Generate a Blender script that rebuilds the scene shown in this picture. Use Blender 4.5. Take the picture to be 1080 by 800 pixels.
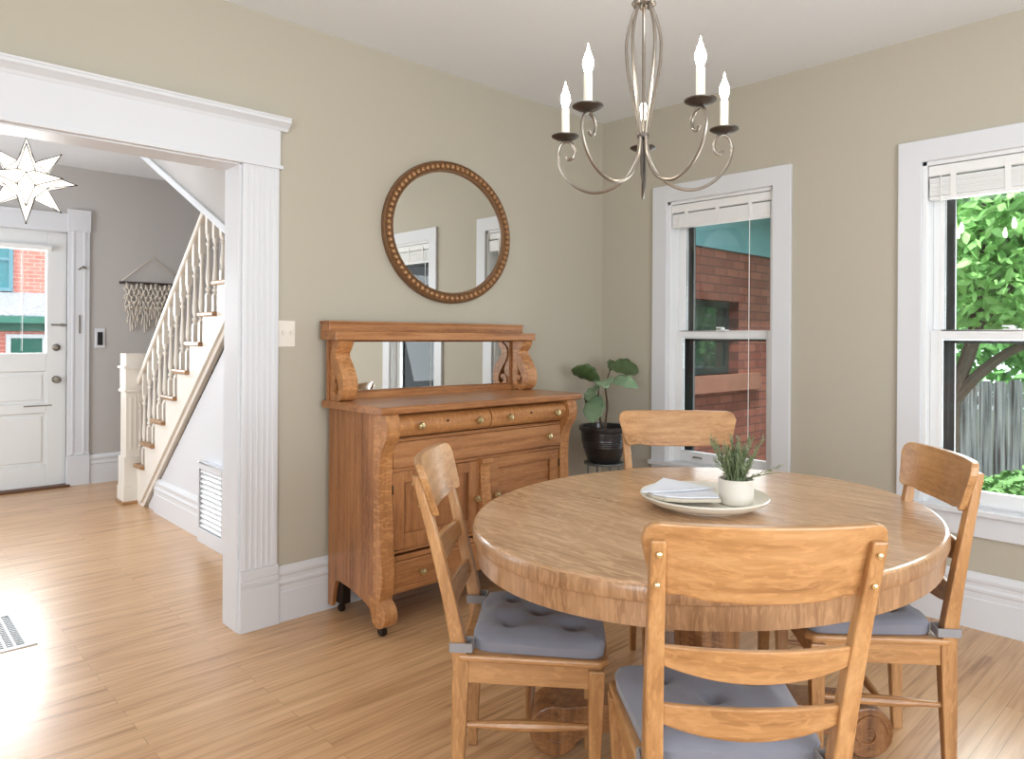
import bpy, bmesh, math, random
from mathutils import Vector, Matrix
for o in list(bpy.data.objects):
    bpy.data.objects.remove(o)
sc = bpy.context.scene
col = sc.collection
PI = math.pi
random.seed(7)

# ------------------------------------------------------------------ camera
YAW, ROLL, CAMZ, FPX, CY = 0.8146, 0.0061, 1.30, 753.9, 355.5
fw = Vector((math.cos(YAW), math.sin(YAW), 0)); rt0 = Vector((math.sin(YAW), -math.cos(YAW), 0)); up0 = Vector((0, 0, 1))
rt = rt0*math.cos(ROLL)+up0*math.sin(ROLL); up = -rt0*math.sin(ROLL)+up0*math.cos(ROLL)
cam_d = bpy.data.cameras.new('camera'); cam = bpy.data.objects.new('camera', cam_d); col.objects.link(cam)
m = Matrix.Identity(4)
for i in range(3):
    m[i][0] = rt[i]; m[i][1] = up[i]; m[i][2] = -fw[i]; m[i][3] = (0, 0, CAMZ)[i]
cam.matrix_world = m
cam_d.sensor_width = 36; cam_d.lens = 36*FPX/1080; cam_d.shift_y = -(400-CY)/1080
cam_d.clip_start = 0.05; cam_d.clip_end = 200
sc.camera = cam

# ------------------------------------------------------------------ light
W = bpy.data.worlds.new('world'); sc.world = W; W.use_nodes = True
nt = W.node_tree; nt.nodes.clear()
wo = nt.nodes.new('ShaderNodeOutputWorld'); wb = nt.nodes.new('ShaderNodeBackground')
wb.inputs[0].default_value = (0.86, 0.93, 1.0, 1); wb.inputs[1].default_value = 2.2
nt.links.new(wb.outputs[0], wo.inputs[0])
def area(name, loc, direction, sx, sy, power, color=(1, 1, 1)):
    l = bpy.data.lights.new(name, 'AREA'); l.shape = 'RECTANGLE'; l.size = sx; l.size_y = sy; l.energy = power; l.color = color
    o = bpy.data.objects.new(name, l); col.objects.link(o); o.location = loc
    o.rotation_euler = Vector(direction).to_track_quat('-Z', 'Y').to_euler()
    return o
# window daylight; south, west and hall lamps are fill added at unseen openings
area('fill_light_south', (0.9, -2.05, 1.45), (0, 1, 0.4), 2.3, 1.6, 56, (0.87, 0.94, 1))
area('fill_light_west', (-2.45, -1.0, 1.45), (1, 0.1, 0.4), 1.5, 1.6, 58, (0.87, 0.94, 1))
area('fill_light_hall', (-1.55, 5.3, 1.5), (1, 0.15, 0.12), 1.8, 1.6, 44, (0.9, 0.95, 1))
area('daylight_dining_window', (3.95, 2.22, 1.3), (-1, 0, -0.1), 0.66, 1.4, 6, (0.93, 0.97, 1))
area('daylight_garden_window', (3.95, 0.79, 1.3), (-1, 0, -0.1), 0.66, 1.4, 24, (0.93, 0.97, 1))
area('daylight_door_glass', (0.97, 7.22, 1.58), (0, -1, -0.1), 0.6, 0.84, 30, (0.95, 0.98, 1))
sun_d = bpy.data.lights.new('sun', 'SUN'); sun_d.energy = 4.0; sun_d.angle = 0.03; sun_d.color = (1, 0.97, 0.92)
sun = bpy.data.objects.new('sun', sun_d); col.objects.link(sun); sun.location = (0, 0, 12)
sun.rotation_euler = Vector((0.45, 0.30, -0.84)).to_track_quat('-Z', 'Y').to_euler()
sc.view_settings.view_transform = 'Standard'; sc.view_settings.look = 'None'
sc.view_settings.gamma = 1; sc.view_settings.use_curve_mapping = False
sc.view_settings.exposure = 0.34

# ------------------------------------------------------------------ materials
def srgb(r, g, b):
    f = lambda c: (c/255/12.92) if c/255 <= 0.04045 else ((c/255+0.055)/1.055)**2.4
    return (f(r), f(g), f(b), 1)
def mat(name, c, rough=0.5, metal=0.0, bump=0.0, bscale=60, emit=None, es=0, coat=0, var=0.0, vscale=8, spec=0.5, sheen=0):
    M = bpy.data.materials.new(name); M.use_nodes = True; n = M.node_tree; b = n.nodes['Principled BSDF']
    b.inputs['Roughness'].default_value = rough; b.inputs['Metallic'].default_value = metal
    b.inputs['Coat Weight'].default_value = coat; b.inputs['Specular IOR Level'].default_value = spec
    b.inputs['Sheen Weight'].default_value = sheen
    tc = n.nodes.new('ShaderNodeTexCoord')
    ns = n.nodes.new('ShaderNodeTexNoise'); ns.inputs['Scale'].default_value = vscale; ns.inputs['Detail'].default_value = 4
    n.links.new(tc.outputs['Object'], ns.inputs['Vector'])
    mx = n.nodes.new('ShaderNodeMix'); mx.data_type = 'RGBA'
    mx.inputs[6].default_value = tuple(x*(1-var) for x in c[:3])+(1,); mx.inputs[7].default_value = tuple(min(1, x*(1+var)) for x in c[:3])+(1,)
    n.links.new(ns.outputs['Fac'], mx.inputs[0]); n.links.new(mx.outputs[2], b.inputs['Base Color'])
    if bump:
        n2 = n.nodes.new('ShaderNodeTexNoise'); n2.inputs['Scale'].default_value = bscale; n2.inputs['Detail'].default_value = 3
        n.links.new(tc.outputs['Object'], n2.inputs['Vector'])
        bp = n.nodes.new('ShaderNodeBump'); bp.inputs['Strength'].default_value = bump; bp.inputs['Distance'].default_value = 0.002
        n.links.new(n2.outputs['Fac'], bp.inputs['Height']); n.links.new(bp.outputs['Normal'], b.inputs['Normal'])
    if emit:
        b.inputs['Emission Color'].default_value = emit; b.inputs['Emission Strength'].default_value = es
    return M
def ramp(n, src, stops):
    r = n.nodes.new('ShaderNodeValToRGB'); e = r.color_ramp.elements
    while len(e) < len(stops): e.new(0.5)
    for i, (p, c) in enumerate(stops): e[i].position = p; e[i].color = c
    n.links.new(src, r.inputs[0]); return r
def oak(name, axis, dark, mid, light, fleck=0.45, rough=0.33, coat=0.15, fscale=1.0, loc=(0, 0, 0), along=False):
    """quarter sawn oak: fine streaks along 'axis' with short wavy pale ray flecks"""
    M = bpy.data.materials.new(name); M.use_nodes = True; n = M.node_tree; b = n.nodes['Principled BSDF']
    tc = n.nodes.new('ShaderNodeTexCoord')
    def mp(s):
        k = n.nodes.new('ShaderNodeMapping'); k.inputs['Scale'].default_value = s; k.inputs['Location'].default_value = loc
        n.links.new(tc.outputs['Object'], k.inputs['Vector']); return k
    i = 'xyz'.index(axis)
    s1 = [38, 38, 38]; s1[i] = 2.2
    s2 = [5, 5, 5]; s2[i] = 1.2
    s3 = ([70*fscale]*3 if along else [20*fscale]*3); s3[i] = (16 if along else 62)*fscale
    a = n.nodes.new('ShaderNodeTexNoise'); a.inputs['Scale'].default_value = 1; a.inputs['Detail'].default_value = 6; a.inputs['Roughness'].default_value = 0.65; n.links.new(mp(s1).outputs[0], a.inputs['Vector'])
    c = n.nodes.new('ShaderNodeTexNoise'); c.inputs['Scale'].default_value = 1; c.inputs['Detail'].default_value = 3; n.links.new(mp(s2).outputs[0], c.inputs['Vector'])
    f = n.nodes.new('ShaderNodeTexNoise'); f.inputs['Scale'].default_value = 1; f.inputs['Detail'].default_value = 2; f.inputs['Distortion'].default_value = 1.4; n.links.new(mp(s3).outputs[0], f.inputs['Vector'])
    ad = n.nodes.new('ShaderNodeMath'); ad.operation = 'MULTIPLY_ADD'; ad.inputs[1].default_value = 0.6; n.links.new(a.outputs['Fac'], ad.inputs[0])
    m2 = n.nodes.new('ShaderNodeMath'); m2.operation = 'MULTIPLY'; m2.inputs[1].default_value = 0.4; n.links.new(c.outputs['Fac'], m2.inputs[0]); n.links.new(m2.outputs[0], ad.inputs[2])
    r = ramp(n, ad.outputs[0], [(0.36, dark), (0.5, mid), (0.64, light)])
    fr = ramp(n, f.outputs['Fac'], [(0.50, (0, 0, 0, 1)), (0.62, (1, 1, 1, 1))])
    fm = n.nodes.new('ShaderNodeMath'); fm.operation = 'MULTIPLY'; fm.inputs[1].default_value = fleck; n.links.new(fr.outputs[0], fm.inputs[0])
    mx = n.nodes.new('ShaderNodeMix'); mx.data_type = 'RGBA'; n.links.new(fm.outputs[0], mx.inputs[0]); n.links.new(r.outputs[0], mx.inputs[6])
    mx.inputs[7].default_value = tuple(min(1, x*1.28) for x in light[:3])+(1,)
    n.links.new(mx.outputs[2], b.inputs['Base Color'])
    b.inputs['Roughness'].default_value = rough; b.inputs['Coat Weight'].default_value = coat; b.inputs['Coat Roughness'].default_value = 0.15
    bp = n.nodes.new('ShaderNodeBump'); bp.inputs['Strength'].default_value = 0.12; bp.inputs['Distance'].default_value = 0.001
    n.links.new(a.outputs['Fac'], bp.inputs['Height']); n.links.new(bp.outputs['Normal'], b.inputs['Normal'])
    return M
CH = dict(dark=srgb(142, 98, 58), mid=srgb(176, 128, 80), light=srgb(194, 148, 100))
CHAIR = {a: oak('chair_oak_'+a, a, CH['dark'], CH['mid'], CH['light'], 0.30, along=True) for a in 'xyz'}
SB = dict(dark=srgb(128, 80, 46), mid=srgb(168, 113, 69), light=srgb(188, 134, 88))
SIDE = {a: oak('sideboard_oak_'+a, a, SB['dark'], SB['mid'], SB['light'], 0.18, along=True) for a in 'xyz'}
SIDEF = oak('sideboard_flecked_oak', 'z', srgb(150, 96, 52), srgb(178, 122, 74), srgb(196, 142, 92), 0.5, fscale=0.8)
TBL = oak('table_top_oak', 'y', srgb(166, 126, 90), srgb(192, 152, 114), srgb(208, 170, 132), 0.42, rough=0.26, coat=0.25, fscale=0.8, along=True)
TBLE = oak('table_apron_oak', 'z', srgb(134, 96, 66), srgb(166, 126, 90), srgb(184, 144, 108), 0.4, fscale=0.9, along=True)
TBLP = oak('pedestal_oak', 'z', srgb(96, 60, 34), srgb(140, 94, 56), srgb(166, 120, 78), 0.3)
PAINT = mat('beige_wall_paint', srgb(186, 179, 163), 0.75, bump=0.12, bscale=220)
HALLP = mat('hall_grey_paint', srgb(190, 186, 183), 0.8, bump=0.1, bscale=200)
CEIL = mat('ceiling_white_paint', srgb(236, 240, 244), 0.9)
TRIM = mat('white_trim_gloss', srgb(220, 222, 226), 0.38)
CREAM = mat('cream_white_gloss', srgb(232, 226, 216), 0.4)
DOORW = mat('door_white_gloss', srgb(226, 227, 226), 0.4)
BLIND = mat('white_blind_slats', srgb(236, 236, 235), 0.5)
VINYL = mat('white_vinyl', srgb(234, 235, 236), 0.35)
DARKF = mat('black_screen_frame', srgb(20, 21, 22), 0.5)
PEW = mat('pewter_metal', srgb(150, 142, 132), 0.32, 0.9)
PEWD = mat('dark_pewter_metal', srgb(92, 86, 80), 0.4, 0.85)
CANDLE = mat('candle_sleeve_ivory', srgb(240, 234, 220), 0.5)
BULB = mat('lit_bulb', srgb(255, 250, 240), 0.3, emit=(1, 0.93, 0.82, 1), es=60)
BRASS = mat('pale_brass', srgb(214, 196, 150), 0.25, 0.9)
NICK = mat('worn_nickel', srgb(140, 134, 124), 0.35, 0.9)
IRON = mat('dark_iron', srgb(48, 36, 30), 0.5, 0.6)
STEEL = mat('grey_painted_steel', srgb(120, 122, 124), 0.4, 0.6)
BEAD = mat('gilt_bronze_bead', srgb(164, 122, 82), 0.38, 0.35, var=0.15, vscale=40)
FRAMEB = mat('brown_mirror_frame', srgb(122, 88, 58), 0.45, 0.15, var=0.15)
MIRR = mat('silvered_mirror', srgb(238, 240, 238), 0.01, 1.0)
CUSH = mat('grey_blue_cushion', srgb(128, 129, 140), 0.85, bump=0.35, bscale=350, sheen=0.25, var=0.06, vscale=30)
TIE = mat('grey_cushion_tie', srgb(146, 144, 146), 0.9)
POTB = mat('black_glazed_pot', srgb(40, 37, 38), 0.3, var=0.25, vscale=14, coat=0.3)
SOIL = mat('dark_soil', srgb(58, 46, 38), 0.95, bump=1, bscale=90, var=0.4, vscale=60)
BARK = mat('young_stem', srgb(86, 66, 46), 0.8)
LEAFD = mat('dark_ficus_leaf', srgb(74, 92, 54), 0.35, var=0.35, vscale=12)
LEAFP = mat('pale_ficus_leaf', srgb(132, 160, 126), 0.35, var=0.25, vscale=12)
SPRIG = mat('rosemary_green', srgb(120, 134, 96), 0.6, var=0.3, vscale=30)
CERA = mat('white_stoneware', srgb(226, 220, 206), 0.3)
POTW = mat('matt_white_pot', srgb(222, 216, 204), 0.6)
CLOTH = mat('white_blue_napkin', srgb(222, 224, 232), 0.85, var=0.10, vscale=22, bump=0.3)
CLOTHB = mat('beige_napkin_edge', srgb(206, 196, 178), 0.9)
MACR = mat('natural_macrame_cord', srgb(222, 212, 198), 0.95, bump=0.4, bscale=200)
DOWEL = mat('dark_dowel', srgb(60, 48, 42), 0.6)
STARG = mat('milky_star_glass', srgb(246, 242, 232), 0.25, emit=(1, 0.95, 0.86, 1), es=0.9)
LEAD = mat('dark_lead_came', srgb(70, 64, 58), 0.45, 0.5)
TREADM = oak('stair_tread_oak', 'x', srgb(120, 84, 50), srgb(160, 118, 76), srgb(182, 140, 96), 0.1)
THRESH = mat('dark_threshold_wood', srgb(96, 64, 44), 0.5)
BLACK = mat('black_plastic', srgb(16, 16, 18), 0.4)
DUCT_SHADE = mat('duct_shade', srgb(34, 34, 36), 0.9)  # near-black colour standing in for shade inside the ducts
BARKT = mat('grey_brown_bark', srgb(104, 92, 84), 0.95, bump=1, bscale=25, var=0.4, vscale=18)
TREEL = mat('bright_tree_leaf', srgb(152, 208, 122), 0.5, var=0.35, vscale=3)
TREEL2 = mat('deep_tree_leaf', srgb(124, 186, 108), 0.5, var=0.35, vscale=3)
SHRUB = mat('shrub_leaf', srgb(128, 176, 108), 0.6, var=0.3, vscale=5)
TEAL = mat('teal_painted_eave', srgb(104, 146, 158), 0.5, var=0.15, vscale=6)
GRASS = mat('garden_ground', srgb(108, 118, 84), 0.95, var=0.3)
def glass_mat():
    M = bpy.data.materials.new('window_glass'); M.use_nodes = True; n = M.node_tree; n.nodes.clear()
    o = n.nodes.new('ShaderNodeOutputMaterial'); t = n.nodes.new('ShaderNodeBsdfTransparent'); g = n.nodes.new('ShaderNodeBsdfGlossy')
    g.inputs['Roughness'].default_value = 0.01; fz = n.nodes.new('ShaderNodeFresnel'); fz.inputs[0].default_value = 1.45
    t.inputs[0].default_value = (0.97, 0.985, 0.98, 1)
    x = n.nodes.new('ShaderNodeMixShader'); n.links.new(fz.outputs[0], x.inputs[0]); n.links.new(t.outputs[0], x.inputs[1]); n.links.new(g.outputs[0], x.inputs[2]); n.links.new(x.outputs[0], o.inputs[0])
    return M
GLASS = glass_mat()
def floor_mat():
    M = bpy.data.materials.new('oak_strip_floor'); M.use_nodes = True; n = M.node_tree; b = n.nodes['Principled BSDF']
    tc = n.nodes.new('ShaderNodeTexCoord')
    bk = n.nodes.new('ShaderNodeTexBrick'); bk.offset = 0.37; bk.offset_frequency = 2; bk.inputs['Scale'].default_value = 1
    bk.inputs['Brick Width'].default_value = 1.15; bk.inputs['Row Height'].default_value = 0.058; bk.inputs['Mortar Size'].default_value = 0.0009
    bk.inputs['Mortar Smooth'].default_value = 0.2
    bk.inputs['Color1'].default_value = (0, 0, 0, 1); bk.inputs['Color2'].default_value = (1, 1, 1, 1); bk.inputs['Mortar'].default_value = (0.35, 0.35, 0.35, 1)
    n.links.new(tc.outputs['Object'], bk.inputs['Vector'])
    # streaks along x, shifted per strip
    ml = n.nodes.new('ShaderNodeVectorMath'); ml.operation = 'MULTIPLY'; ml.inputs[1].default_value = (7, 3, 5); n.links.new(bk.outputs['Color'], ml.inputs[0])
    ad = n.nodes.new('ShaderNodeVectorMath'); ad.operation = 'ADD'; n.links.new(tc.outputs['Object'], ad.inputs[0]); n.links.new(ml.outputs[0], ad.inputs[1])
    def noise(s, d, dist=0):
        k = n.nodes.new('ShaderNodeMapping'); k.inputs['Scale'].default_value = s; n.links.new(ad.outputs[0], k.inputs['Vector'])
        q = n.nodes.new('ShaderNodeTexNoise'); q.inputs['Scale'].default_value = 1; q.inputs['Detail'].default_value = d; q.inputs['Distortion'].default_value = dist
        n.links.new(k.outputs[0], q.inputs['Vector']); return q
    a = noise((2.6, 55, 1), 6, 0.4); c = noise((1.3, 14, 1), 3, 1.2)
    s1 = n.nodes.new('ShaderNodeMath'); s1.operation = 'MULTIPLY_ADD'; s1.inputs[1].default_value = 0.5; n.links.new(a.outputs['Fac'], s1.inputs[0])
    s2 = n.nodes.new('ShaderNodeMath'); s2.operation = 'MULTIPLY'; s2.inputs[1].default_value = 0.42; n.links.new(c.outputs['Fac'], s2.inputs[0]); n.links.new(s2.outputs[0], s1.inputs[2])
    s3 = n.nodes.new('ShaderNodeMath'); s3.operation = 'MULTIPLY_ADD'; s3.inputs[1].default_value = 0.08; n.links.new(bk.outputs['Color'], s3.inputs[0]); n.links.new(s1.outputs[0], s3.inputs[2])
    r = ramp(n, s3.outputs[0], [(0.34, srgb(160, 118, 78)), (0.43, srgb(196, 152, 110)), (0.56, srgb(212, 170, 126)), (0.70, srgb(222, 184, 142))])
    dk = n.nodes.new('ShaderNodeMix'); dk.data_type = 'RGBA'; mf = n.nodes.new('ShaderNodeMath'); mf.operation = 'MULTIPLY'; mf.inputs[1].default_value = 0.6; n.links.new(bk.outputs['Fac'], mf.inputs[0]); n.links.new(mf.outputs[0], dk.inputs[0]); n.links.new(r.outputs[0], dk.inputs[6]); dk.inputs[7].default_value = srgb(112, 74, 46)
    n.links.new(dk.outputs[2], b.inputs['Base Color'])
    b.inputs['Roughness'].default_value = 0.3; b.inputs['Coat Weight'].default_value = 0.25; b.inputs['Coat Roughness'].default_value = 0.22
    bp = n.nodes.new('ShaderNodeBump'); bp.inputs['Strength'].default_value = 0.15; bp.inputs['Distance'].default_value = 0.001
    n.links.new(a.outputs['Fac'], bp.inputs['Height']); n.links.new(bp.outputs['Normal'], b.inputs['Normal'])
    return M
FLOOR = floor_mat()
def brick_mat(name, c1, c2, mo, axis='xz'):
    M = bpy.data.materials.new(name); M.use_nodes = True; n = M.node_tree; b = n.nodes['Principled BSDF']
    tc = n.nodes.new('ShaderNodeTexCoord'); sp = n.nodes.new('ShaderNodeSeparateXYZ'); cb = n.nodes.new('ShaderNodeCombineXYZ')
    n.links.new(tc.outputs['Object'], sp.inputs[0]); n.links.new(sp.outputs['X' if axis[0] == 'x' else 'Y'], cb.inputs[0]); n.links.new(sp.outputs['Z'], cb.inputs[1])
    bk = n.nodes.new('ShaderNodeTexBrick'); bk.inputs['Scale'].default_value = 1; bk.inputs['Brick Width'].default_value = 0.22; bk.inputs['Row Height'].default_value = 0.078
    bk.inputs['Mortar Size'].default_value = 0.006; bk.inputs['Color1'].default_value = c1; bk.inputs['Color2'].default_value = c2; bk.inputs['Mortar'].default_value = mo
    n.links.new(cb.outputs[0], bk.inputs['Vector']); n.links.new(bk.outputs['Color'], b.inputs['Base Color']); b.inputs['Roughness'].default_value = 0.9
    return M
BRICK = brick_mat('dark_red_brick', srgb(112, 62, 54), srgb(138, 84, 70), srgb(88, 56, 50))
BRICKP = brick_mat('salmon_red_brick', srgb(206, 118, 106), srgb(220, 138, 124), srgb(226, 178, 166))
def stripe_mat(name, axis, w, c1, c2, gap, rough=0.9):
    """boards: noise per board plus streaks along z"""
    M = bpy.data.materials.new(name); M.use_nodes = True; n = M.node_tree; b = n.nodes['Principled BSDF']
    tc = n.nodes.new('ShaderNodeTexCoord'); k = n.nodes.new('ShaderNodeMapping'); s = [30, 30, 30]; s[2] = 1.1; k.inputs['Scale'].default_value = s
    n.links.new(tc.outputs['Object'], k.inputs['Vector'])
    q = n.nodes.new('ShaderNodeTexNoise'); q.inputs['Scale'].default_value = 1; q.inputs['Detail'].default_value = 6; n.links.new(k.outputs[0], q.inputs['Vector'])
    r = ramp(n, q.outputs['Fac'], [(0.34, gap), (0.48, c1), (0.64, c2)]); n.links.new(r.outputs[0], b.inputs['Base Color']); b.inputs['Roughness'].default_value = rough
    return M
FENCE = stripe_mat('weathered_fence', 'y', 0.14, srgb(176, 182, 190), srgb(222, 226, 232), srgb(104, 98, 102))
SHING = stripe_mat('grey_shingle', 'x', 0.2, srgb(140, 144, 152), srgb(168, 172, 180), srgb(110, 114, 122))

# ------------------------------------------------------------------ mesh builder
class MB:
    def __init__(s): s.v = []; s.f = []; s.sm = []
    def add(s, vs, fs, smooth=False):
        o = len(s.v); s.v += [tuple(v) for v in vs]; s.f += [tuple(i+o for i in f) for f in fs]; s.sm += [smooth]*len(fs); return s
    def box(s, x0, y0, z0, x1, y1, z1):
        if x0 > x1: x0, x1 = x1, x0
        if y0 > y1: y0, y1 = y1, y0
        if z0 > z1: z0, z1 = z1, z0
        v = [(x0, y0, z0), (x1, y0, z0), (x1, y1, z0), (x0, y1, z0), (x0, y0, z1), (x1, y0, z1), (x1, y1, z1), (x0, y1, z1)]
        return s.add(v, [(0, 3, 2, 1), (4, 5, 6, 7), (0, 1, 5, 4), (1, 2, 6, 5), (2, 3, 7, 6), (3, 0, 4, 7)])
    def prism(s, pts, a0, a1, plane='yz', smooth=False):
        """polygon pts (2D) extruded along the remaining axis from a0 to a1"""
        def P(p, a):
            return {'yz': (a, p[0], p[1]), 'xz': (p[0], a, p[1]), 'xy': (p[0], p[1], a)}[plane]
        n = len(pts); v = [P(p, a0) for p in pts]+[P(p, a1) for p in pts]
        o = len(s.v); s.v += v
        s.f.append(tuple(o+i for i in range(n))); s.sm.append(False)
        s.f.append(tuple(o+n+i for i in reversed(range(n)))); s.sm.append(False)
        for i in range(n):
            j = (i+1) % n; s.f.append((o+i, o+n+i, o+n+j, o+j)); s.sm.append(smooth)
        return s
    def ribbon(s, path, hw, a0, a1, plane='yz'):
        """a thick 2D ribbon along path (smooth) extruded"""
        L, Rr = [], []
        n = len(path)
        for i, p in enumerate(path):
            q0 = path[max(0, i-1)]; q1 = path[min(n-1, i+1)]
            dx, dy = q1[0]-q0[0], q1[1]-q0[1]; l = math.hypot(dx, dy) or 1; w = hw[i] if isinstance(hw, (list, tuple)) else hw
            L.append((p[0]-dy/l*w, p[1]+dx/l*w)); Rr.append((p[0]+dy/l*w, p[1]-dx/l*w))
        def P(p, a): return {'yz': (a, p[0], p[1]), 'xz': (p[0], a, p[1]), 'xy': (p[0], p[1], a)}[plane]
        v = [P(p, a0) for p in L]+[P(p, a0) for p in Rr]+[P(p, a1) for p in L]+[P(p, a1) for p in Rr]
        f = []; 
        for i in range(n-1):
            f += [(i, i+1, n+i+1, n+i), (2*n+i, 3*n+i, 3*n+i+1, 2*n+i+1)]
        s.add(v, f)
        s.add(v, [(i, 2*n+i, 2*n+i+1, i+1) for i in range(n-1)]+[(n+i, n+i+1, 3*n+i+1, 3*n+i) for i in range(n-1)]+[], True)
        s.add(v, [(0, n, 3*n, 2*n), (n-1, 3*n-1, 4*n-1, 2*n-1)])
        return s
    def lathe(s, prof, cx=0, cy=0, cz=0, seg=24, ex=1.0, ey=1.0, smooth=True, axis='z'):
        v = []; n = len(prof)
        for k in range(seg):
            a = 2*PI*k/seg
            for r, z in prof:
                p = (r*math.cos(a)*ex, r*math.sin(a)*ey, z)
                if axis == 'y': p = (p[0], -p[2], p[1])
                if axis == 'x': p = (p[2], p[0], p[1])
                v.append((cx+p[0], cy+p[1], cz+p[2]))
        f = []
        for k in range(seg):
            j = (k+1) % seg
            for i in range(n-1): f.append((k*n+i, j*n+i, j*n+i+1, k*n+i+1))
        s.add(v, f, smooth)
        for i, fl in ((0, True), (n-1, False)):
            if prof[i][0] > 1e-6:
                ring = [k*n+i for k in range(seg)]
                o = len(s.v)-len(v); ring = [q+o for q in ring]
                s.f.append(tuple(reversed(ring)) if fl else tuple(ring)); s.sm.append(False)
        return s
    def tube(s, pts, rad, seg=8, smooth=True, caps=True):
        pts = [Vector(p) for p in pts]; n = len(pts)
        rr = rad if isinstance(rad, (list, tuple)) else [rad]*n
        t0 = (pts[1]-pts[0]).normalized(); ref = Vector((0, 0, 1)) if abs(t0.z) < 0.9 else Vector((1, 0, 0))
        nrm = t0.cross(ref).normalized(); v = []; pt = t0
        for i, p in enumerate(pts):
            t = (pts[min(n-1, i+1)]-pts[max(0, i-1)])
            t = t.normalized() if t.length > 1e-9 else pt
            nrm = (nrm-t*nrm.dot(t)); nrm = nrm.normalized() if nrm.length > 1e-6 else t.orthogonal().normalized()
            bn = t.cross(nrm); pt = t
            for k in range(seg):
                a = 2*PI*k/seg; v.append(p+(nrm*math.cos(a)+bn*math.sin(a))*rr[i])
        f = []
        for i in range(n-1):
            for k in range(seg):
                j = (k+1) % seg; f.append((i*seg+k, i*seg+j, (i+1)*seg+j, (i+1)*seg+k))
        s.add(v, f, smooth)
        if caps:
            o = len(s.v)-len(v)
            s.f.append(tuple(o+k for k in reversed(range(seg)))); s.sm.append(False)
            s.f.append(tuple(o+(n-1)*seg+k for k in range(seg))); s.sm.append(False)
        return s
    def bar(s, pts, wx, wy, smooth=False):
        """rectangular section member swept through pts (section axes x and y), sizes may be lists"""
        n = len(pts); v = []
        for i, p in enumerate(pts):
            a = wx[i] if isinstance(wx, (list, tuple)) else wx; b = wy[i] if isinstance(wy, (list, tuple)) else wy
            for sx, sy in ((-1, -1), (1, -1), (1, 1), (-1, 1)): v.append((p[0]+sx*a/2, p[1]+sy*b/2, p[2]))
        f = [(3, 2, 1, 0)]
        for i in range(n-1):
            for k in range(4): f.append((i*4+k, i*4+(k+1) % 4, (i+1)*4+(k+1) % 4, (i+1)*4+k))
        f.append(tuple((n-1)*4+k for k in range(4)))
        return s.add(v, f, smooth)
    def sph(s, c, r, seg=12, rings=7, sz=1.0):
        prof = [(max(1e-7, r*math.sin(PI*i/rings)), -r*sz*math.cos(PI*i/rings)) for i in range(rings+1)]
        return s.lathe(prof, c[0], c[1], c[2], seg)
    def build(s, name, material, parent=None, bevel=0, loc=None, rot=None, seg=2, subsurf=0):
        me = bpy.data.meshes.new(name); me.from_pydata(s.v, [], s.f)
        me.polygons.foreach_set('use_smooth', s.sm); me.update()
        b = bmesh.new(); b.from_mesh(me)
        if not subsurf: bmesh.ops.remove_doubles(b, verts=b.verts, dist=1e-6)
        bmesh.ops.recalc_face_normals(b, faces=b.faces)
        for e_ in b.edges:
            if len(e_.link_faces) == 2 and e_.calc_face_angle(0) > 0.62: e_.smooth = False
        b.to_mesh(me); b.free()
        me.materials.append(material)
        o = bpy.data.objects.new(name, me); col.objects.link(o)
        if parent: o.parent = parent
        if loc: o.location = loc
        if rot: o.rotation_euler = rot
        if bevel:
            k = o.modifiers.new('bevel', 'BEVEL'); k.width = bevel; k.segments = seg; k.limit_method = 'ANGLE'; k.angle_limit = math.radians(40)
        if subsurf:
            k = o.modifiers.new('sub', 'SUBSURF'); k.levels = subsurf; k.render_levels = subsurf
        return o
def B(*a): return MB().box(*a)
def tag(o, label=None, cat=None, group=None, kind=None):
    if label: o['label'] = label
    if cat: o['category'] = cat
    if group: o['group'] = group
    if kind: o['kind'] = kind
    return o
def empty(name, loc=(0, 0, 0), rz=0, **k):
    o = bpy.data.objects.new(name, None); col.objects.link(o); o.location = loc; o.rotation_euler = (0, 0, rz); o.empty_display_size = 0.1
    return tag(o, **k)
def struct(o): o['kind'] = 'structure'; return o
def spline(pts, n=8):
    """Catmull-Rom through pts (any dimension)"""
    out = []; P = [pts[0]]+list(pts)+[pts[-1]]
    for i in range(1, len(P)-2):
        for k in range(n):
            t = k/n; a, b, c, d = P[i-1], P[i], P[i+1], P[i+2]
            out.append(tuple(0.5*((2*b[j])+(-a[j]+c[j])*t+(2*a[j]-5*b[j]+4*c[j]-d[j])*t*t+(-a[j]+3*b[j]-3*c[j]+d[j])*t**3) for j in range(len(b))))
    out.append(tuple(pts[-1])); return out
F2 = Vector((math.cos(YAW), math.sin(YAW))); R2 = Vector((math.sin(YAW), -math.cos(YAW)))
def diag(a, b):
    """the table and its chairs stand square to each other on the room's diagonal"""
    p = F2*a+R2*b; return p.x, p.y

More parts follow.
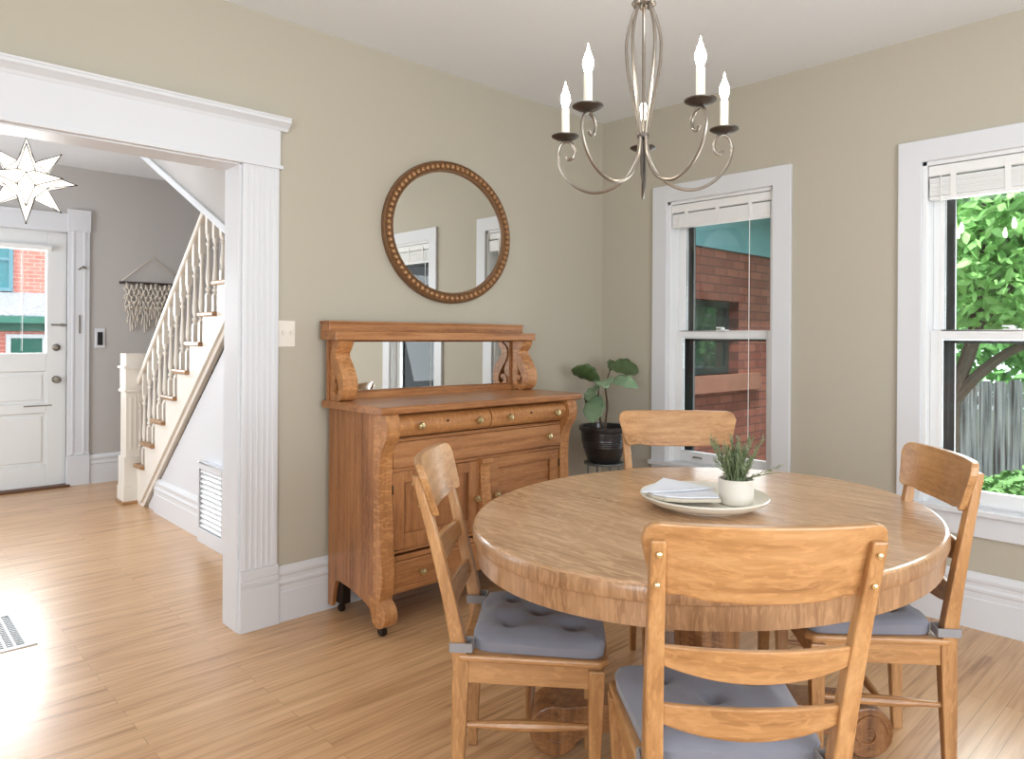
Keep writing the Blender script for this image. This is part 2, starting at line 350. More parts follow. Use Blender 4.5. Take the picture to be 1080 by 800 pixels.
# ================================================================== ROOM
XB, YA, H = 3.751, 3.094, 2.742
XW, YS = -2.4, -2.0
TW = 0.146
XO0, XO1, ZO = -1.0, 1.289, 2.064       # cased opening
YH1, XH0, XH1 = 7.08, -1.5, 2.72        # hall
struct(B(XW-0.15, YS-0.15, -0.08, XB+0.15, YH1+0.15, 0).build('floor', FLOOR))
struct(B(XW-0.15, YS-0.15, H, XB+0.15, YH1+0.15, H+0.1).build('ceiling', CEIL))
def wall(name, axis, p0, p1, a0, a1, holes, m, z1=H):
    """wall slab between p0..p1 across, a0..a1 along, with rectangular holes (a,b,z0,z1)"""
    k = MB(); cuts = sorted(set([a0, a1]+[h[0] for h in holes]+[h[1] for h in holes]))
    for i in range(len(cuts)-1):
        c0, c1 = cuts[i], cuts[i+1]; mid = (c0+c1)/2; z = 0
        for h in sorted([h for h in holes if h[0] < mid < h[1]], key=lambda h: h[2])+[(0, 0, z1, z1)]:
            if h[2]-z > 1e-4:
                if axis == 'x': k.box(c0, p0, z, c1, p1, h[2])
                else: k.box(p0, c0, z, p1, c1, h[2])
            z = h[3]
    return struct(k.build(name, m))
wall('wall_back', 'x', YA, YA+TW, XW, XB+0.15, [(XO0, XO1, 0, ZO)], PAINT)
WIN = [(1.874, 2.571), (0.44, 1.138)]; WZ0, WZ1 = 0.515, 2.145
wall('wall_right', 'y', XB, XB+0.15, YS-0.15, YA, [(a, b, WZ0, WZ1) for a, b in WIN], PAINT)
wall('wall_left', 'y', XW-0.15, XW, YS-0.15, YA, [(-1.8, -0.2, 0.6, 2.3)], PAINT)
wall('wall_front', 'x', YS-0.15, YS, XW, XB, [(-0.3, 2.1, 0.6, 2.3)], PAINT)
wall('wall_hall_far', 'x', YH1, YH1+0.15, XH0, XH1+0.1, [(0.52, 1.435, 0, 2.176)], HALLP)
wall('wall_hall_left', 'y', XH0-0.12, XH0, YA+TW, YH1, [(4.3, 6.3, 0.6, 2.3)], HALLP)
wall('wall_hall_right', 'y', XH1, XH1+0.1, YA+TW, YH1, [], HALLP)
# skin of hall paint on the hall side of the back wall is the same plaster, painted grey
k = MB(); k.box(XO1, YA+TW, 0, XH1, YA+TW+0.006, H); k.box(XH0, YA+TW, 0, XO0, YA+TW+0.006, H); k.box(XO0, YA+TW, ZO, XO1, YA+TW+0.006, H); struct(k.build('wall_hall_near', HALLP))

# baseboards: moulded profile (distance from wall, height)
BP = [(0, 0), (0.02, 0), (0.02, 0.135), (0.017, 0.14), (0.017, 0.165), (0.021, 0.172), (0.021, 0.182), (0.015, 0.192), (0.015, 0.205), (0.019, 0.215), (0.019, 0.226), (0.009, 0.245), (0.006, 0.252), (0, 0.252)]
def base_x(name, x0, x1, y, sgn, m=TRIM):      # along x, wall at y, board on side sgn
    return struct(MB().prism([(y+sgn*d, z) for d, z in BP], x0, x1, 'yz').build(name, m))
def base_y(name, y0, y1, x, sgn, m=TRIM):
    return struct(MB().prism([(x+sgn*d, z) for d, z in BP], y0, y1, 'xz').build(name, m))
base_x('baseboard_back', 1.449, XB, YA, -1)
base_x('baseboard_back_left', XW, XO0-0.16, YA, -1)
base_y('baseboard_right', YS, YA-0.02, XB, -1)
base_y('baseboard_left', YS, YA-0.02, XW, 1)
base_x('baseboard_front', XW+0.02, XB-0.02, YS, 1)
base_x('baseboard_hall_far', 1.6, XH1, YH1, -1)

# cased opening: jambs, fluted casings on plinths, head board with cap
k = MB()
k.box(XO1-0.018, YA-0.004, 0, XO1, YA+TW+0.008, ZO); k.box(XO0, YA-0.004, 0, XO0+0.018, YA+TW+0.008, ZO); k.box(XO0, YA-0.004, ZO-0.018, XO1, YA+TW+0.008, ZO)
struct(k.build('trim_1', TRIM, bevel=0.003))
def casing(x0, x1):
    k = MB(); n = 5; w = x1-x0; y = YA
    pts = [(x0, y), (x0, y-0.02), (x0+0.012, y-0.022), (x0+0.02, y-0.022)]
    fl = (w-0.04)/n
    for i in range(n):
        a = x0+0.02+i*fl; pts += [(a+fl*0.12, y-0.022), (a+fl*0.25, y-0.0195), (a+fl*0.75, y-0.0195), (a+fl*0.88, y-0.022)]
    pts += [(x1-0.02, y-0.022), (x1-0.012, y-0.022), (x1, y-0.02), (x1, y)]
    k.prism(pts, 0.27, ZO, 'xy'); return k
k = casing(XO1-0.006, 1.449); k.v += []; k2 = casing(XO0-0.155, XO0+0.006); k.add(k2.v, k2.f)
for x0, x1 in ((XO1-0.012, 1.456), (XO0-0.162, XO0+0.012)):
    k.box(x0, YA-0.03, 0, x1, YA, 0.19); k.box(x0+0.002, YA-0.026, 0.19, x1-0.002, YA, 0.205); k.box(x0, YA-0.031, 0.205, x1, YA, 0.225); k.box(x0+0.003, YA-0.027, 0.225, x1-0.003, YA, 0.27)
struct(k.build('trim_2', TRIM, bevel=0.002))
k = MB(); hx0, hx1 = XO0-0.165, 1.452
k.box(hx0, YA-0.024, ZO, hx1, YA, 2.25); k.box(hx0-0.01, YA-0.034, ZO-0.012, hx1+0.01, YA, ZO+0.004)
k.prism([(YA, 2.225), (YA-0.026, 2.225), (YA-0.032, 2.238), (YA-0.05, 2.252), (YA-0.06, 2.258), (YA-0.06, 2.27), (YA-0.064, 2.272), (YA-0.064, 2.28), (YA, 2.28)], hx0-0.035, hx1+0.035, 'yz')
struct(k.build('trim_3', TRIM, bevel=0.001))

# ------------------------------------------------------------------ windows
def window(idx, y0, y1):
    r = struct(empty('window_%d' % idx, (XB, (y0+y1)/2, 0)))
    yc = (y0+y1)/2; a, b = y0-yc, y1-yc; cw = 0.1
    k = MB()
    k.box(-0.022, a-cw, 0.535, 0, a+0.004, WZ1); k.box(-0.022, b-0.004, 0.535, 0, b+cw, WZ1); k.box(-0.022, a-cw, WZ1-0.004, 0, b+cw, WZ1+cw)
    k.build('window_casing', TRIM, r, bevel=0.003)
    k = MB(); k.box(-0.045, a-cw-0.012, 0.512, 0.06, b+cw+0.012, 0.538); k.box(-0.02, a-cw, 0.413, 0, b+cw, 0.512); k.build('window_sill', TRIM, r, bevel=0.004)
    k = MB(); t = 0.022
    k.box(0, a, WZ0, 0.15, a+t, WZ1); k.box(0, b-t, WZ0, 0.15, b, WZ1); k.box(0, a, WZ1-t, 0.15, b, WZ1); k.box(0.06, a, WZ0, 0.15, b, WZ0+0.03)
    k.build('window_jamb', VINYL, r, bevel=0.002)
    a2, b2 = a+t, b-t; s = 0.048
    def sash(x0, x1, z0, z1, bot, top):
        k = MB(); k.box(x0, a2, z0, x1, a2+s, z1); k.box(x0, b2-s, z0, x1, b2, z1); k.box(x0, a2+s, z0, x1, b2-s, z0+bot); k.box(x0, a2+s, z1-top, x1, b2-s, z1)
        sh = k.build('sash', VINYL, r, bevel=0.003)
        B((x0+x1)/2-0.003, a2+s, z0+bot, (x0+x1)/2+0.003, b2-s, z1-top).build('pane', GLASS, sh)
        return sh
    sash(0.055, 0.09, 0.545, 1.345, 0.062, 0.04)
    sash(0.092, 0.125, 1.30, 2.12, 0.045, 0.05)
    k = MB(); k.box(0.126, a2, 0.55, 0.146, a2+0.055, 2.1); k.box(0.126, b2-0.055-0.03, 0.55, 0.146, b2, 2.1); k.box(0.126, a2, 1.285, 0.146, b2, 1.315); k.box(0.126, a2, 2.08, 0.146, b2, 2.12)
    k.build('screen_frame', DARKF, r)
    k = MB(); k.box(0.035, -0.03, 1.345, 0.08, 0.03, 1.352); k.lathe([(0.0001, 0), (0.012, 0), (0.012, 0.012), (0.0001, 0.014)], 0.06, 0, 1.352, 10); k.box(0.045, -0.006, 1.36, 0.055, 0.035, 1.368)
    k.build('sash_lock', VINYL, r)
    for s2 in (-1, 1):
        MB().tube([(0.05, s2*0.16-0.03, 0.572), (0.04, s2*0.16-0.02, 0.578), (0.04, s2*0.16+0.02, 0.578), (0.05, s2*0.16+0.03, 0.572)], 0.005, 6).build('finger_lift', NICK, r)
    return r
w1 = window(1, *WIN[0]); w2 = window(2, *WIN[1])
def blind(y0, y1, label, drop):
    yc = (y0+y1)/2; hw = (y1-y0)/2-0.026
    r = empty('window_blind', (XB+0.03, yc, WZ1-0.024), label=label, cat='blind', group='raised white window blinds')
    k = MB(); k.box(-0.018, -hw, -0.05, 0.014, hw, 0); k.box(-0.024, -hw-0.001, -0.048, -0.018, hw+0.001, -0.002); k.build('headrail', BLIND, r, bevel=0.002)
    n = 17; k = MB()
    for i in range(n):
        z = -0.056-i*drop/n; j = random.uniform(-0.002, 0.002)
        k.prism([(-0.024+j, z-0.0032), (-0.005, z+0.002), (0.018+j, z-0.003), (0.018+j, z-0.0065), (-0.005, z-0.002), (-0.024+j, z-0.0075)], -hw+0.004+j, hw-0.004+j, 'xz')
    k.build('slat_stack', BLIND, r)
    B(-0.026, -hw+0.003, -0.06-drop-0.018, 0.02, hw-0.003, -0.06-drop).build('bottom_rail', BLIND, r, bevel=0.003)
    for f in (-0.62, 0.02, 0.68):
        B(-0.028, f*hw-0.012, -0.06-drop-0.019, -0.025, f*hw+0.012, -0.02).build('ladder_tape', BLIND, r)
    return r
b1 = blind(*WIN[0], 'white raised slat blind in the narrow window nearer the room corner and plant', 0.065)
b2 = blind(*WIN[1], 'white raised slat blind in the window overlooking the garden tree', 0.085)
for (b_, zc, yo) in ((b1, 1.46, -0.20), (b1, 0.9, 0.27), (b2, 1.3, 0.27)):
    MB().tube([(-0.03, yo, -0.05), (-0.032, yo, -zc*0.5), (-0.03, yo+0.003, -zc)], 0.0022, 5).build('pull_cord', BLIND, b_)

# ================================================================== HALL
# front door
r = struct(empty('door_1', (0.9775, YH1+0.03, 0)))
k = MB(); w2_ = 0.4575; gx0, gx1, gz0, gz1 = -0.31, 0.31, 1.144, 2.01
T0, T1 = 0.0, 0.045
k.box(-w2_, T0, 0.02, gx0, T1, 2.17); k.box(gx1, T0, 0.02, w2_, T1, 2.17); k.box(gx0, T0, gz1, gx1, T1, 2.17)
for z0, z1 in ((0.02, 0.195), (0.637, 0.717), (0.99, gz0)): k.box(gx0, T0, z0, gx1, T1, z1)
for z0, z1 in ((0.195, 0.637), (0.717, 0.99)):
    k.box(gx0, 0.014, z0, gx1, 0.032, z1); k.box(gx0+0.03, 0.006, z0+0.03, gx1-0.03, 0.014, z1-0.03)
k.build('door_leaf', DOORW, r, bevel=0.004)
B(gx0, 0.02, gz0, gx1, 0.026, gz1).build('pane', GLASS, r)
MB().lathe([(0.0001, -0.015), (0.03, -0.015), (0.032, -0.01), (0.032, 0.0), (0.012, 0.002), (0.012, 0.03), (0.028, 0.036), (0.031, 0.05), (0.022, 0.062), (0.0001, 0.065)], 0.378, -0.002, 0.917, 16, axis='y').build('door_knob', NICK, r)
MB().lathe([(0.0001, -0.002), (0.03, 0), (0.03, 0.01), (0.018, 0.022), (0.0001, 0.024)], 0.378, -0.001, 1.19, 16, axis='y').build('deadbolt', NICK, r)
k = MB(); k.box(0.34, -0.012, 1.375, 0.455, 0.0, 1.39); k.box(0.41, -0.02, 1.37, 0.44, 0.0, 1.395); k.build('surface_bolt', NICK, r, bevel=0.002)
B(0.15, -0.006, 0.694, 0.35, 0.0, 0.704).build('mail_slot', NICK, r, bevel=0.001)
k = MB(); k.lathe([(0.024, -0.31), (0.024, 0.335)], 0.0, -0.03, 2.03, 14, axis='x'); k.build('roller_shade', BLIND, r)
MB().tube([(0.135, -0.012, 2.0), (0.137, -0.012, 1.6), (0.135, -0.012, 1.16)], 0.003, 5).build('shade_cord', BLIND, r)
# door casing
k = MB()
for x0, x1 in ((1.43, 1.596), (0.36, 0.525)):
    k.box(x0, YH1-0.022, 0.26, x1, YH1, 2.2); k.box(x0+0.03, YH1-0.028, 0.26, x0+0.05, YH1-0.02, 2.2); k.box(x1-0.05, YH1-0.028, 0.26, x1-0.03, YH1-0.02, 2.2)
    k.box(x0-0.004, YH1-0.032, 0, x1+0.006, YH1, 0.25); k.box(x0-0.001, YH1-0.028, 0.25, x1+0.003, YH1, 0.275); k.box(x0-0.004, YH1-0.034, 2.19, x1+0.006, YH1, 2.375)
k.box(0.525, YH1-0.024, 2.176, 1.43, YH1, 2.335); k.box(0.525, YH1-0.03, 2.31, 1.43, YH1, 2.335)
for x0, x1 in ((0.5, 0.52), (1.435, 1.455)): k.box(x0, YH1-0.004, 0, x1, YH1+0.15, 2.18)
k.box(0.5, YH1-0.004, 2.172, 1.455, YH1+0.15, 2.19)
struct(k.build('trim_4', TRIM, bevel=0.003))
struct(B(0.5, YH1-0.05, 0, 1.45, YH1+0.16, 0.02).build('trim_5', THRESH, bevel=0.004))
k = MB(); k.tube([(1.545, YH1-0.022, 1.88), (1.545, YH1-0.05, 1.87), (1.545, YH1-0.06, 1.89)], 0.006, 6); k.tube([(1.51, YH1-0.022, 1.86), (1.545, YH1-0.034, 1.89), (1.57, YH1-0.04, 1.87)], 0.007, 6)
tag(k.build('coat_hook', NICK), 'small metal double hook high on the white casing of the front door', 'hook')
tag(B(1.513, YH1-0.034, 1.31, 1.523, YH1-0.022, 1.47).build('door_latch', NICK, bevel=0.002), 'slim vertical metal catch on the front door casing below the hook', 'latch')
r = empty('door_chime', (1.68, YH1, 1.27), label='white wall plate with black doorbell screen between door and staircase', cat='doorbell panel')
B(-0.04, -0.012, -0.085, 0.04, 0, 0.085).build('plate', TRIM, r, bevel=0.004); B(-0.021, -0.018, -0.062, 0.021, -0.012, 0.055).build('screen', BLACK, r, bevel=0.003)

# under-stair wall + sloping upper panel
SX = 1.70
def tread_z(k_): return 0.117+0.19*k_
def tread_y(k_): return 6.335-0.233*k_           # nosing (far edge)
struct(MB().prism([(5.80, 0), (3.24, 0), (3.24, 2.2), (3.45, 2.02), (4.22, 1.34), (5.80, 0.02)], SX+0.012, SX+0.1, 'yz').build('wall_stair', HALLP if False else TRIM))
# raking band moulding
L0 = Vector((5.845, 0.0)); L1 = Vector((3.26, 2.195)); dv = (L1-L0).normalized(); nv = Vector((dv.y, -dv.x))
if nv.y < 0: nv = -nv
k = MB()
for off, wd, th in ((0.0, 0.035, 0.012), (0.035, 0.018, 0.03), (0.053, 0.02, 0.02)):
    p = [L0+nv*off, L1+nv*off, L1+nv*(off+wd), L0+nv*(off+wd)]
    p = [(q.x, max(0.0, q.y)) for q in p]
    k.prism(p, SX-th, SX+0.014, 'yz')
struct(k.build('trim_6', CREAM, bevel=0.001))
base_y('baseboard_stair', 4.68, 5.62, SX+0.012, -1)
base_y('baseboard_stair_near', 3.25, 4.22, SX+0.012, -1)
# upper sloping panel and its edge board
struct(MB().prism([(6.06, H), (5.851, 2.653), (4.255, 1.926), (3.246, 1.47), (3.246, H)], SX, SX+0.09, 'yz').build('wall_stair_upper', HALLP))
a = Vector((6.06, 2.75)); b = Vector((3.25, 1.472)); d_ = (b-a).normalized(); n_ = Vector((-d_.y, d_.x)); n_ = n_ if n_.y < 0 else -n_
k = MB().prism([tuple(a-n_*0.01), tuple(b-n_*0.01), tuple(b+n_*0.035), tuple(a+n_*0.035)], SX-0.02, SX+0.1, 'yz')
struct(k.build('trim_7', TRIM, bevel=0.003))

stair = empty('staircase', (SX, 6.1, 0), label='white painted staircase with turned balusters and oak treads rising behind the cased opening', cat='staircase')
def S(y): return y-6.1
k = MB()
pts = [(S(6.10), 0)]
y = S(6.10)
for i in range(0, 13):
    z = tread_z(i)-0.028; y0 = S(tread_y(i)-0.03)
    pts.append((y0, pts[-1][1])) if i else None
    pts.append((y0, z))
pts[0] = (S(tread_y(0)-0.03), 0)
pts.append((S(3.26), pts[-1][1])); 
zt = pts[-1][1]
pts += [(S(3.26), 2.195), (S(5.845), 0)]
k.prism(pts, -0.006, 0.02, 'yz')
k.build('stringer', CREAM, stair)
for i in range(13):
    y1 = S(tread_y(i)); y0 = S(tread_y(i+1)-0.03)
    if S(3.26) > y1: break
    B(-0.035, y0, tread_z(i)-0.028, 0.98, y1, tread_z(i)).build('tread', TREADM, stair, bevel=0.008)
    B(0.0, S(tread_y(i)-0.05), max(0, tread_z(i)-0.19), 0.98, S(tread_y(i)-0.03), tread_z(i)-0.028).build('riser', CREAM, stair)
# rail line
def rail_z(yw): return 0.935+0.862*(6.03-yw)
bal_prof = lambda h: [(0.0001, 0), (0.011, 0.0)]+[(0.011, h*0.0)]
def baluster(yw, z0, z1):
    h = z1-z0; s = 0.017; k = MB()
    k.box(-s, -s, 0, s, s, 0.17*h); k.box(-s, -s, h-0.24*h, s, s, h)
    f = [(s, 0.17), (0.019, 0.185), (0.010, 0.20), (0.019, 0.215), (0.0185, 0.235), (0.010, 0.25), (0.018, 0.30), (0.019, 0.34), (0.015, 0.42), (0.011, 0.55), (0.0105, 0.64), (0.018, 0.66), (0.018, 0.672), (0.010, 0.685), (0.011, 0.70), (0.019, 0.735), (0.017, 0.76)]
    k.lathe([(r_, z_*h) for r_, z_ in f], 0, 0, 0, 10)
    k.build('baluster', CREAM, stair, loc=(0.02, S(yw), z0))
for i in range(1, 13):
    for j in (0.055, 0.17):
        yw = tread_y(i)-j
        z1 = rail_z(yw)-0.01
        lim = 1.945+(yw-4.255)*0.4553-0.02        # under the sloping board
        z1 = min(z1, lim)
        if z1-tread_z(i) > 0.12 and yw > 3.4: baluster(yw, tread_z(i), z1)
ya, yb = 6.03, 4.695
k = MB(); k.prism([(S(ya), rail_z(ya)-0.025), (S(yb), rail_z(yb)-0.025), (S(yb)-0.012, rail_z(yb)+0.035), (S(ya), rail_z(ya)+0.035)], -0.012, 0.05, 'yz'); k.build('handrail', CREAM, stair, bevel=0.012)
# newel post
k = MB(); nx = -0.015; ny = S(6.105)
def sq(h, z0, z1): k.box(nx-h, ny-h, z0, nx+h, ny+h, z1)
sq(0.088, 0, 0.13); sq(0.082, 0.13, 0.36); sq(0.07, 0.36, 0.86); sq(0.084, 0.86, 0.88); sq(0.076, 0.88, 1.04); sq(0.09, 1.04, 1.06); sq(0.074, 1.06, 1.155)
for s_ in (-0.035, 0, 0.035): k.box(nx+s_-0.008, ny-0.073, 0.42, nx+s_+0.008, ny-0.069, 0.82); k.box(nx-0.073, ny+s_-0.008, 0.42, nx-0.069, ny+s_+0.008, 0.82)
k.build('newel_post', CREAM, stair, bevel=0.005)
B(nx-0.1, ny-0.1, 0, nx+0.1, ny+0.1, 0.022).build('newel_shoe', TREADM, stair, bevel=0.006)

# return-air grille on the under-stair wall
r = empty('wall_grille', (SX+0.012, 4.45, 0), label='tall white louvred return air grille at the foot of the under-stair wall', cat='vent')
k = MB(); 
k.box(-0.05, -0.21, 0, 0, -0.18, 0.5); k.box(-0.05, 0.185, 0, 0, 0.215, 0.5); k.box(-0.05, -0.18, 0.46, 0, 0.185, 0.5); k.box(-0.05, -0.18, 0, 0, 0.185, 0.09); k.build('frame', TRIM, r, bevel=0.003)
k = MB()
for i in range(12): z = 0.10+i*0.031; k.prism([(-0.045, z), (-0.043, z-0.003), (-0.016, z+0.021), (-0.018, z+0.024)], -0.18, 0.185, 'xz')
k.build('louvres', VINYL, r)
B(-0.012, -0.18, 0.09, -0.004, 0.185, 0.46).build('backing', DUCT_SHADE, r)

# macrame hanging
r = empty('macrame_wall_hanging', (1.86, YH1, 1.77), label='natural cord macrame hanging from a dark dowel on the far hall wall', cat='wall hanging')
MB().tube([(-0.03, -0.02, 0.0), (0.52, -0.02, 0.0)], 0.012, 8).build('dowel', DOWEL, r)
MB().tube([(-0.02, -0.02, 0.01), (0.25, -0.012, 0.245), (0.51, -0.02, 0.01)], 0.0045, 6).build('hanging_string', MACR, r)
k = MB()
for i in range(24):
    x = 0.02+i*0.02; z1 = -0.26-0.16*abs(math.sin(i*0.55))-0.05*(i % 3)*0.3
    pts = []
    for j in range(26):
        t = j/25; z = -t*(-z1); a = 0.010*math.sin(t*PI*7+(i % 2)*PI)*(1 if t < 0.62 else 0.3)
        pts.append((x+a, -0.022-0.008*math.cos(t*PI*7+i), z))
    k.tube(pts, 0.0062, 5)
for rr in range(5):
    for i in range(12):
        k.sph((0.03+i*0.04+(rr % 2)*0.02, -0.03, -0.04-rr*0.045), 0.013, 7, 5)
k.build('knotted_cords', MACR, r)

# star pendant
r = empty('star_pendant', (0.735, 4.6, 2.13), rz=-0.16, label='lit glass star lantern with leaded seams hanging in the hall', cat='pendant light')
k = MB(); e = MB(); c0 = 0.095
def spike(dirv, up_, hb, ln, n=4, rot0=PI/4):
    d = Vector(dirv).normalized(); u = Vector(up_); u = (u-d*u.dot(d)).normalized(); w = d.cross(u)
    base = [d*c0+(u*math.cos(rot0+2*PI*i/n)+w*math.sin(rot0+2*PI*i/n))*hb for i in range(n)]; tip = d*ln
    k.add([*base, tip], [(i, (i+1) % n, n) for i in range(n)])
    for q in base: e.tube([q, tip], 0.0022, 4)
    for i in range(n): e.tube([base[i], base[(i+1) % n]], 0.0022, 4)
    e.sph(tuple(tip), 0.005, 6, 4)
for ax in range(3):
    for s_ in (-1, 1):
        v = [0, 0, 0]; v[ax] = s_; u = [0, 0, 0]; u[(ax+1) % 3] = 1; spike(v, u, 0.055, 0.232)
for a_ in range(3):
    for s1 in (-1, 1):
        for s2 in (-1, 1):
            v = [0, 0, 0]; v[a_] = s1; v[(a_+1) % 3] = s2; u = [0, 0, 0]; u[(a_+2) % 3] = 1; spike(v, u, 0.055, 0.225)
k.sph((0, 0, 0), 0.098, 14, 8)
k.build('glass_star', STARG, r); e.build('lead_seams', LEAD, r)
k = MB(); k.tube([(0, 0, 0.225), (0, 0, 0.26)], 0.006, 6)
nl = 12
for i in range(nl):
    z = 0.26+i*(H-2.135-0.28)/nl; hgt = (H-2.135-0.28)/nl*1.15
    lp = [(math.cos(t)*0.007*(1 if i % 2 else 0), math.cos(t)*0.007*(0 if i % 2 else 1), z+hgt/2+math.sin(t)*hgt/2) for t in [2*PI*j/8 for j in range(9)]]
    k.tube(lp, 0.002, 4)
k.lathe([(0.06, H-2.135), (0.06, H-2.145), (0.03, H-2.165), (0.008, H-2.17)], 0, 0, 0, 16)
k.build('chain', LEAD, r)
# floor register
r = empty('floor_register', (0.46, 3.78, 0), label='white slotted metal floor register by the cased opening', cat='vent')
k = MB(); hx, hy = 0.157, 0.235
k.box(-hx, -hy, 0, hx, -hy+0.03, 0.005); k.box(-hx, hy-0.03, 0, hx, hy, 0.005); k.box(-hx, -hy+0.03, 0, -hx+0.04, hy-0.03, 0.005); k.box(hx-0.04, -hy+0.03, 0, hx, hy-0.03, 0.005)
for i in range(1, 7): x = -hx+0.04+i*(2*hx-0.08)/7; k.box(x-0.005, -hy+0.03, 0.001, x+0.005, hy-0.03, 0.005)
for i in range(1, 18): yy = -hy+0.03+i*(2*hy-0.06)/18; k.box(-hx+0.04, yy-0.004, 0.001, hx-0.04, yy+0.004, 0.0045)
k.build('grate', TRIM, r, bevel=0.0008, seg=1); B(-hx+0.035, -hy+0.025, 0.0002, hx-0.035, hy-0.025, 0.0012).build('duct_shade_sheet', DUCT_SHADE, r)  # flat dark sheet under the grate paints the duct's shade
# light switch
r = empty('light_switch', (1.495, YA, 1.31), label='cream double toggle light switch plate beside the cased opening', cat='light switch')
B(-0.043, -0.006, -0.06, 0.043, 0, 0.06).build('plate', CREAM, r, bevel=0.003)
for s_ in (-1, 1): B(s_*0.02-0.005, -0.016, -0.004, s_*0.02+0.005, -0.005, 0.014).build('toggle', CREAM, r, bevel=0.001)

# ================================================================== ROUND MIRROR
r = empty('round_mirror', (2.435, YA-0.004, 1.868), label='round mirror in a beaded brown and gilt frame above the sideboard', cat='mirror')
ax_, az_ = 0.437, 0.386
def ering(profile, nseg=72):
    """profile: (inset from outer rim, projection from wall)"""
    v = []; n = len(profile); k = MB()
    for i in range(nseg):
        t = 2*PI*i/nseg
        for ins, pr in profile: v.append(((ax_-ins)*math.cos(t), -pr, (az_-ins)*math.sin(t)))
    f = [(i*n+j, ((i+1) % nseg)*n+j, ((i+1) % nseg)*n+j+1, i*n+j+1) for i in range(nseg) for j in range(n-1)]
    return k.add(v, f, True)
ering([(0.0, 0.0), (0.0, 0.022), (0.006, 0.03), (0.012, 0.024), (0.044, 0.022), (0.048, 0.028), (0.056, 0.026), (0.06, 0.012), (0.06, 0.0), (0.0, 0.0)]).build('frame', FRAMEB, r)
k = MB(); nb = 74
for i in range(nb):
    t = 2*PI*(i+0.5)/nb; k.sph(((ax_-0.028)*math.cos(t), -0.026, (az_-0.028)*math.sin(t)), 0.0145, 8, 5)
k.build('beading', BEAD, r)
v = [((ax_-0.057)*math.cos(2*PI*i/72), 0, (az_-0.057)*math.sin(2*PI*i/72)) for i in range(72)]
k = MB().prism([(p[0], p[2]) for p in v], -0.014, -0.008, 'xz'); k.build('mirror_glass', MIRR, r)

# ================================================================== SIDEBOARD
sb = empty('sideboard', (2.297, 3.066, 0), label='antique oak sideboard with low mirror gallery against the back wall', cat='sideboard')
hb = 0.60
ZT = 0.966
# carcass: side panels with shaped front and foot
side = [(-0.005, 0.03), (-0.04, 0.03), (-0.055, 0.10), (-0.075, 0.155), (-0.10, 0.165), (-0.20, 0.155), (-0.32, 0.13), (-0.395, 0.10), (-0.415, 0.12), (-0.44, 0.165),
        (-0.448, 0.22), (-0.44, 0.40), (-0.425, 0.60), (-0.425, 0.72), (-0.44, 0.80), (-0.46, 0.84), (-0.47, 0.88), (-0.468, 0.93), (-0.455, ZT), (-0.005, ZT)]
for s_ in (-1, 1):
    x0 = s_*hb; MB().prism(side, x0, x0-s_*0.022, 'yz').build('side_panel', SIDE['z'], sb, bevel=0.002)
k = MB(); k.box(-hb+0.022, -0.015, 0.14, hb-0.022, -0.005, ZT); k.box(-hb+0.022, -0.42, 0.17, hb-0.022, -0.015, 0.19); k.build('carcass', SIDE['x'], sb)
# front rails
k = MB()
for z0, z1 in ((0.17, 0.20), (0.312, 0.335), (0.705, 0.722), (0.838, 0.852)): k.box(-hb+0.06, -0.44, z0, hb-0.06, -0.40, z1)
k.box(-hb+0.06, -0.446, 0.348, hb-0.06, -0.40, 0.358); k.box(-hb+0.06, -0.45, 0.838, hb-0.06, -0.40, 0.846)
k.build('front_rail', SIDE['x'], sb, bevel=0.003)
# pilasters
pil = spline([(-0.452, 0.165), (-0.468, 0.25), (-0.458, 0.42), (-0.444, 0.60), (-0.446, 0.74), (-0.462, 0.81), (-0.486, 0.845)], 5)
top = [(-0.498, 0.865), (-0.506, 0.885), (-0.508, 0.91), (-0.502, 0.94), (-0.49, ZT)]
for s_ in (-1, 1):
    x0 = s_*(hb+0.003); MB().prism([(-0.40, 0.165)]+pil+top+[(-0.40, ZT)], x0, x0-s_*0.066, 'yz', True).build('pilaster', SIDEF, sb)
    # scroll foot
    c = (-0.43, 0.098); sp = [(-0.37, 0.17), (-0.375, 0.135), (-0.395, 0.09)]
    pr = [(-0.395, 0.17), (-0.365, 0.165), (-0.372, 0.13), (-0.385, 0.10), (-0.392, 0.07), (-0.40, 0.055)]+[(c[0]-0.0+0.045*math.cos(t), c[1]+0.055*math.sin(t)) for t in [PI*1.35-PI*1.15*0-j*PI*1.2/12+0.0 for j in range(0, 13)]]
    pr = [(-0.36, 0.17), (-0.372, 0.12), (-0.388, 0.07)]+[(-0.435+0.060*math.cos(t), 0.100+0.058*math.sin(t)) for t in [-0.9-j*0.31 for j in range(11)]]+[(-0.452, 0.158), (-0.45, 0.17)]
    ft = MB().prism(pr, x0, x0-s_*0.066, 'yz', True).build('scroll_foot', SIDEF, sb, bevel=0.003)
    k = MB(); k.lathe([(0.0001, -0.012), (0.02, -0.012), (0.022, 0), (0.02, 0.012), (0.0001, 0.012)], x0-s_*0.033, -0.425, 0.022, 12, axis='x'); k.tube([(x0-s_*0.033, -0.425, 0.03), (x0-s_*0.033, -0.425, 0.06)], 0.012, 8)
    k.build('caster', IRON, ft)
    k = MB(); k.box(x0-s_*0.024, -0.10, 0.045, x0-s_*0.07, -0.02, 0.16); rl = k.build('rear_leg', IRON, sb, bevel=0.004)
    k = MB(); k.lathe([(0.0001, -0.01), (0.018, -0.01), (0.02, 0), (0.018, 0.01), (0.0001, 0.01)], x0-s_*0.045, -0.06, 0.02, 12, axis='x'); k.tube([(x0-s_*0.045, -0.06, 0.03), (x0-s_*0.045, -0.06, 0.05)], 0.01, 8); k.build('caster', IRON, rl)
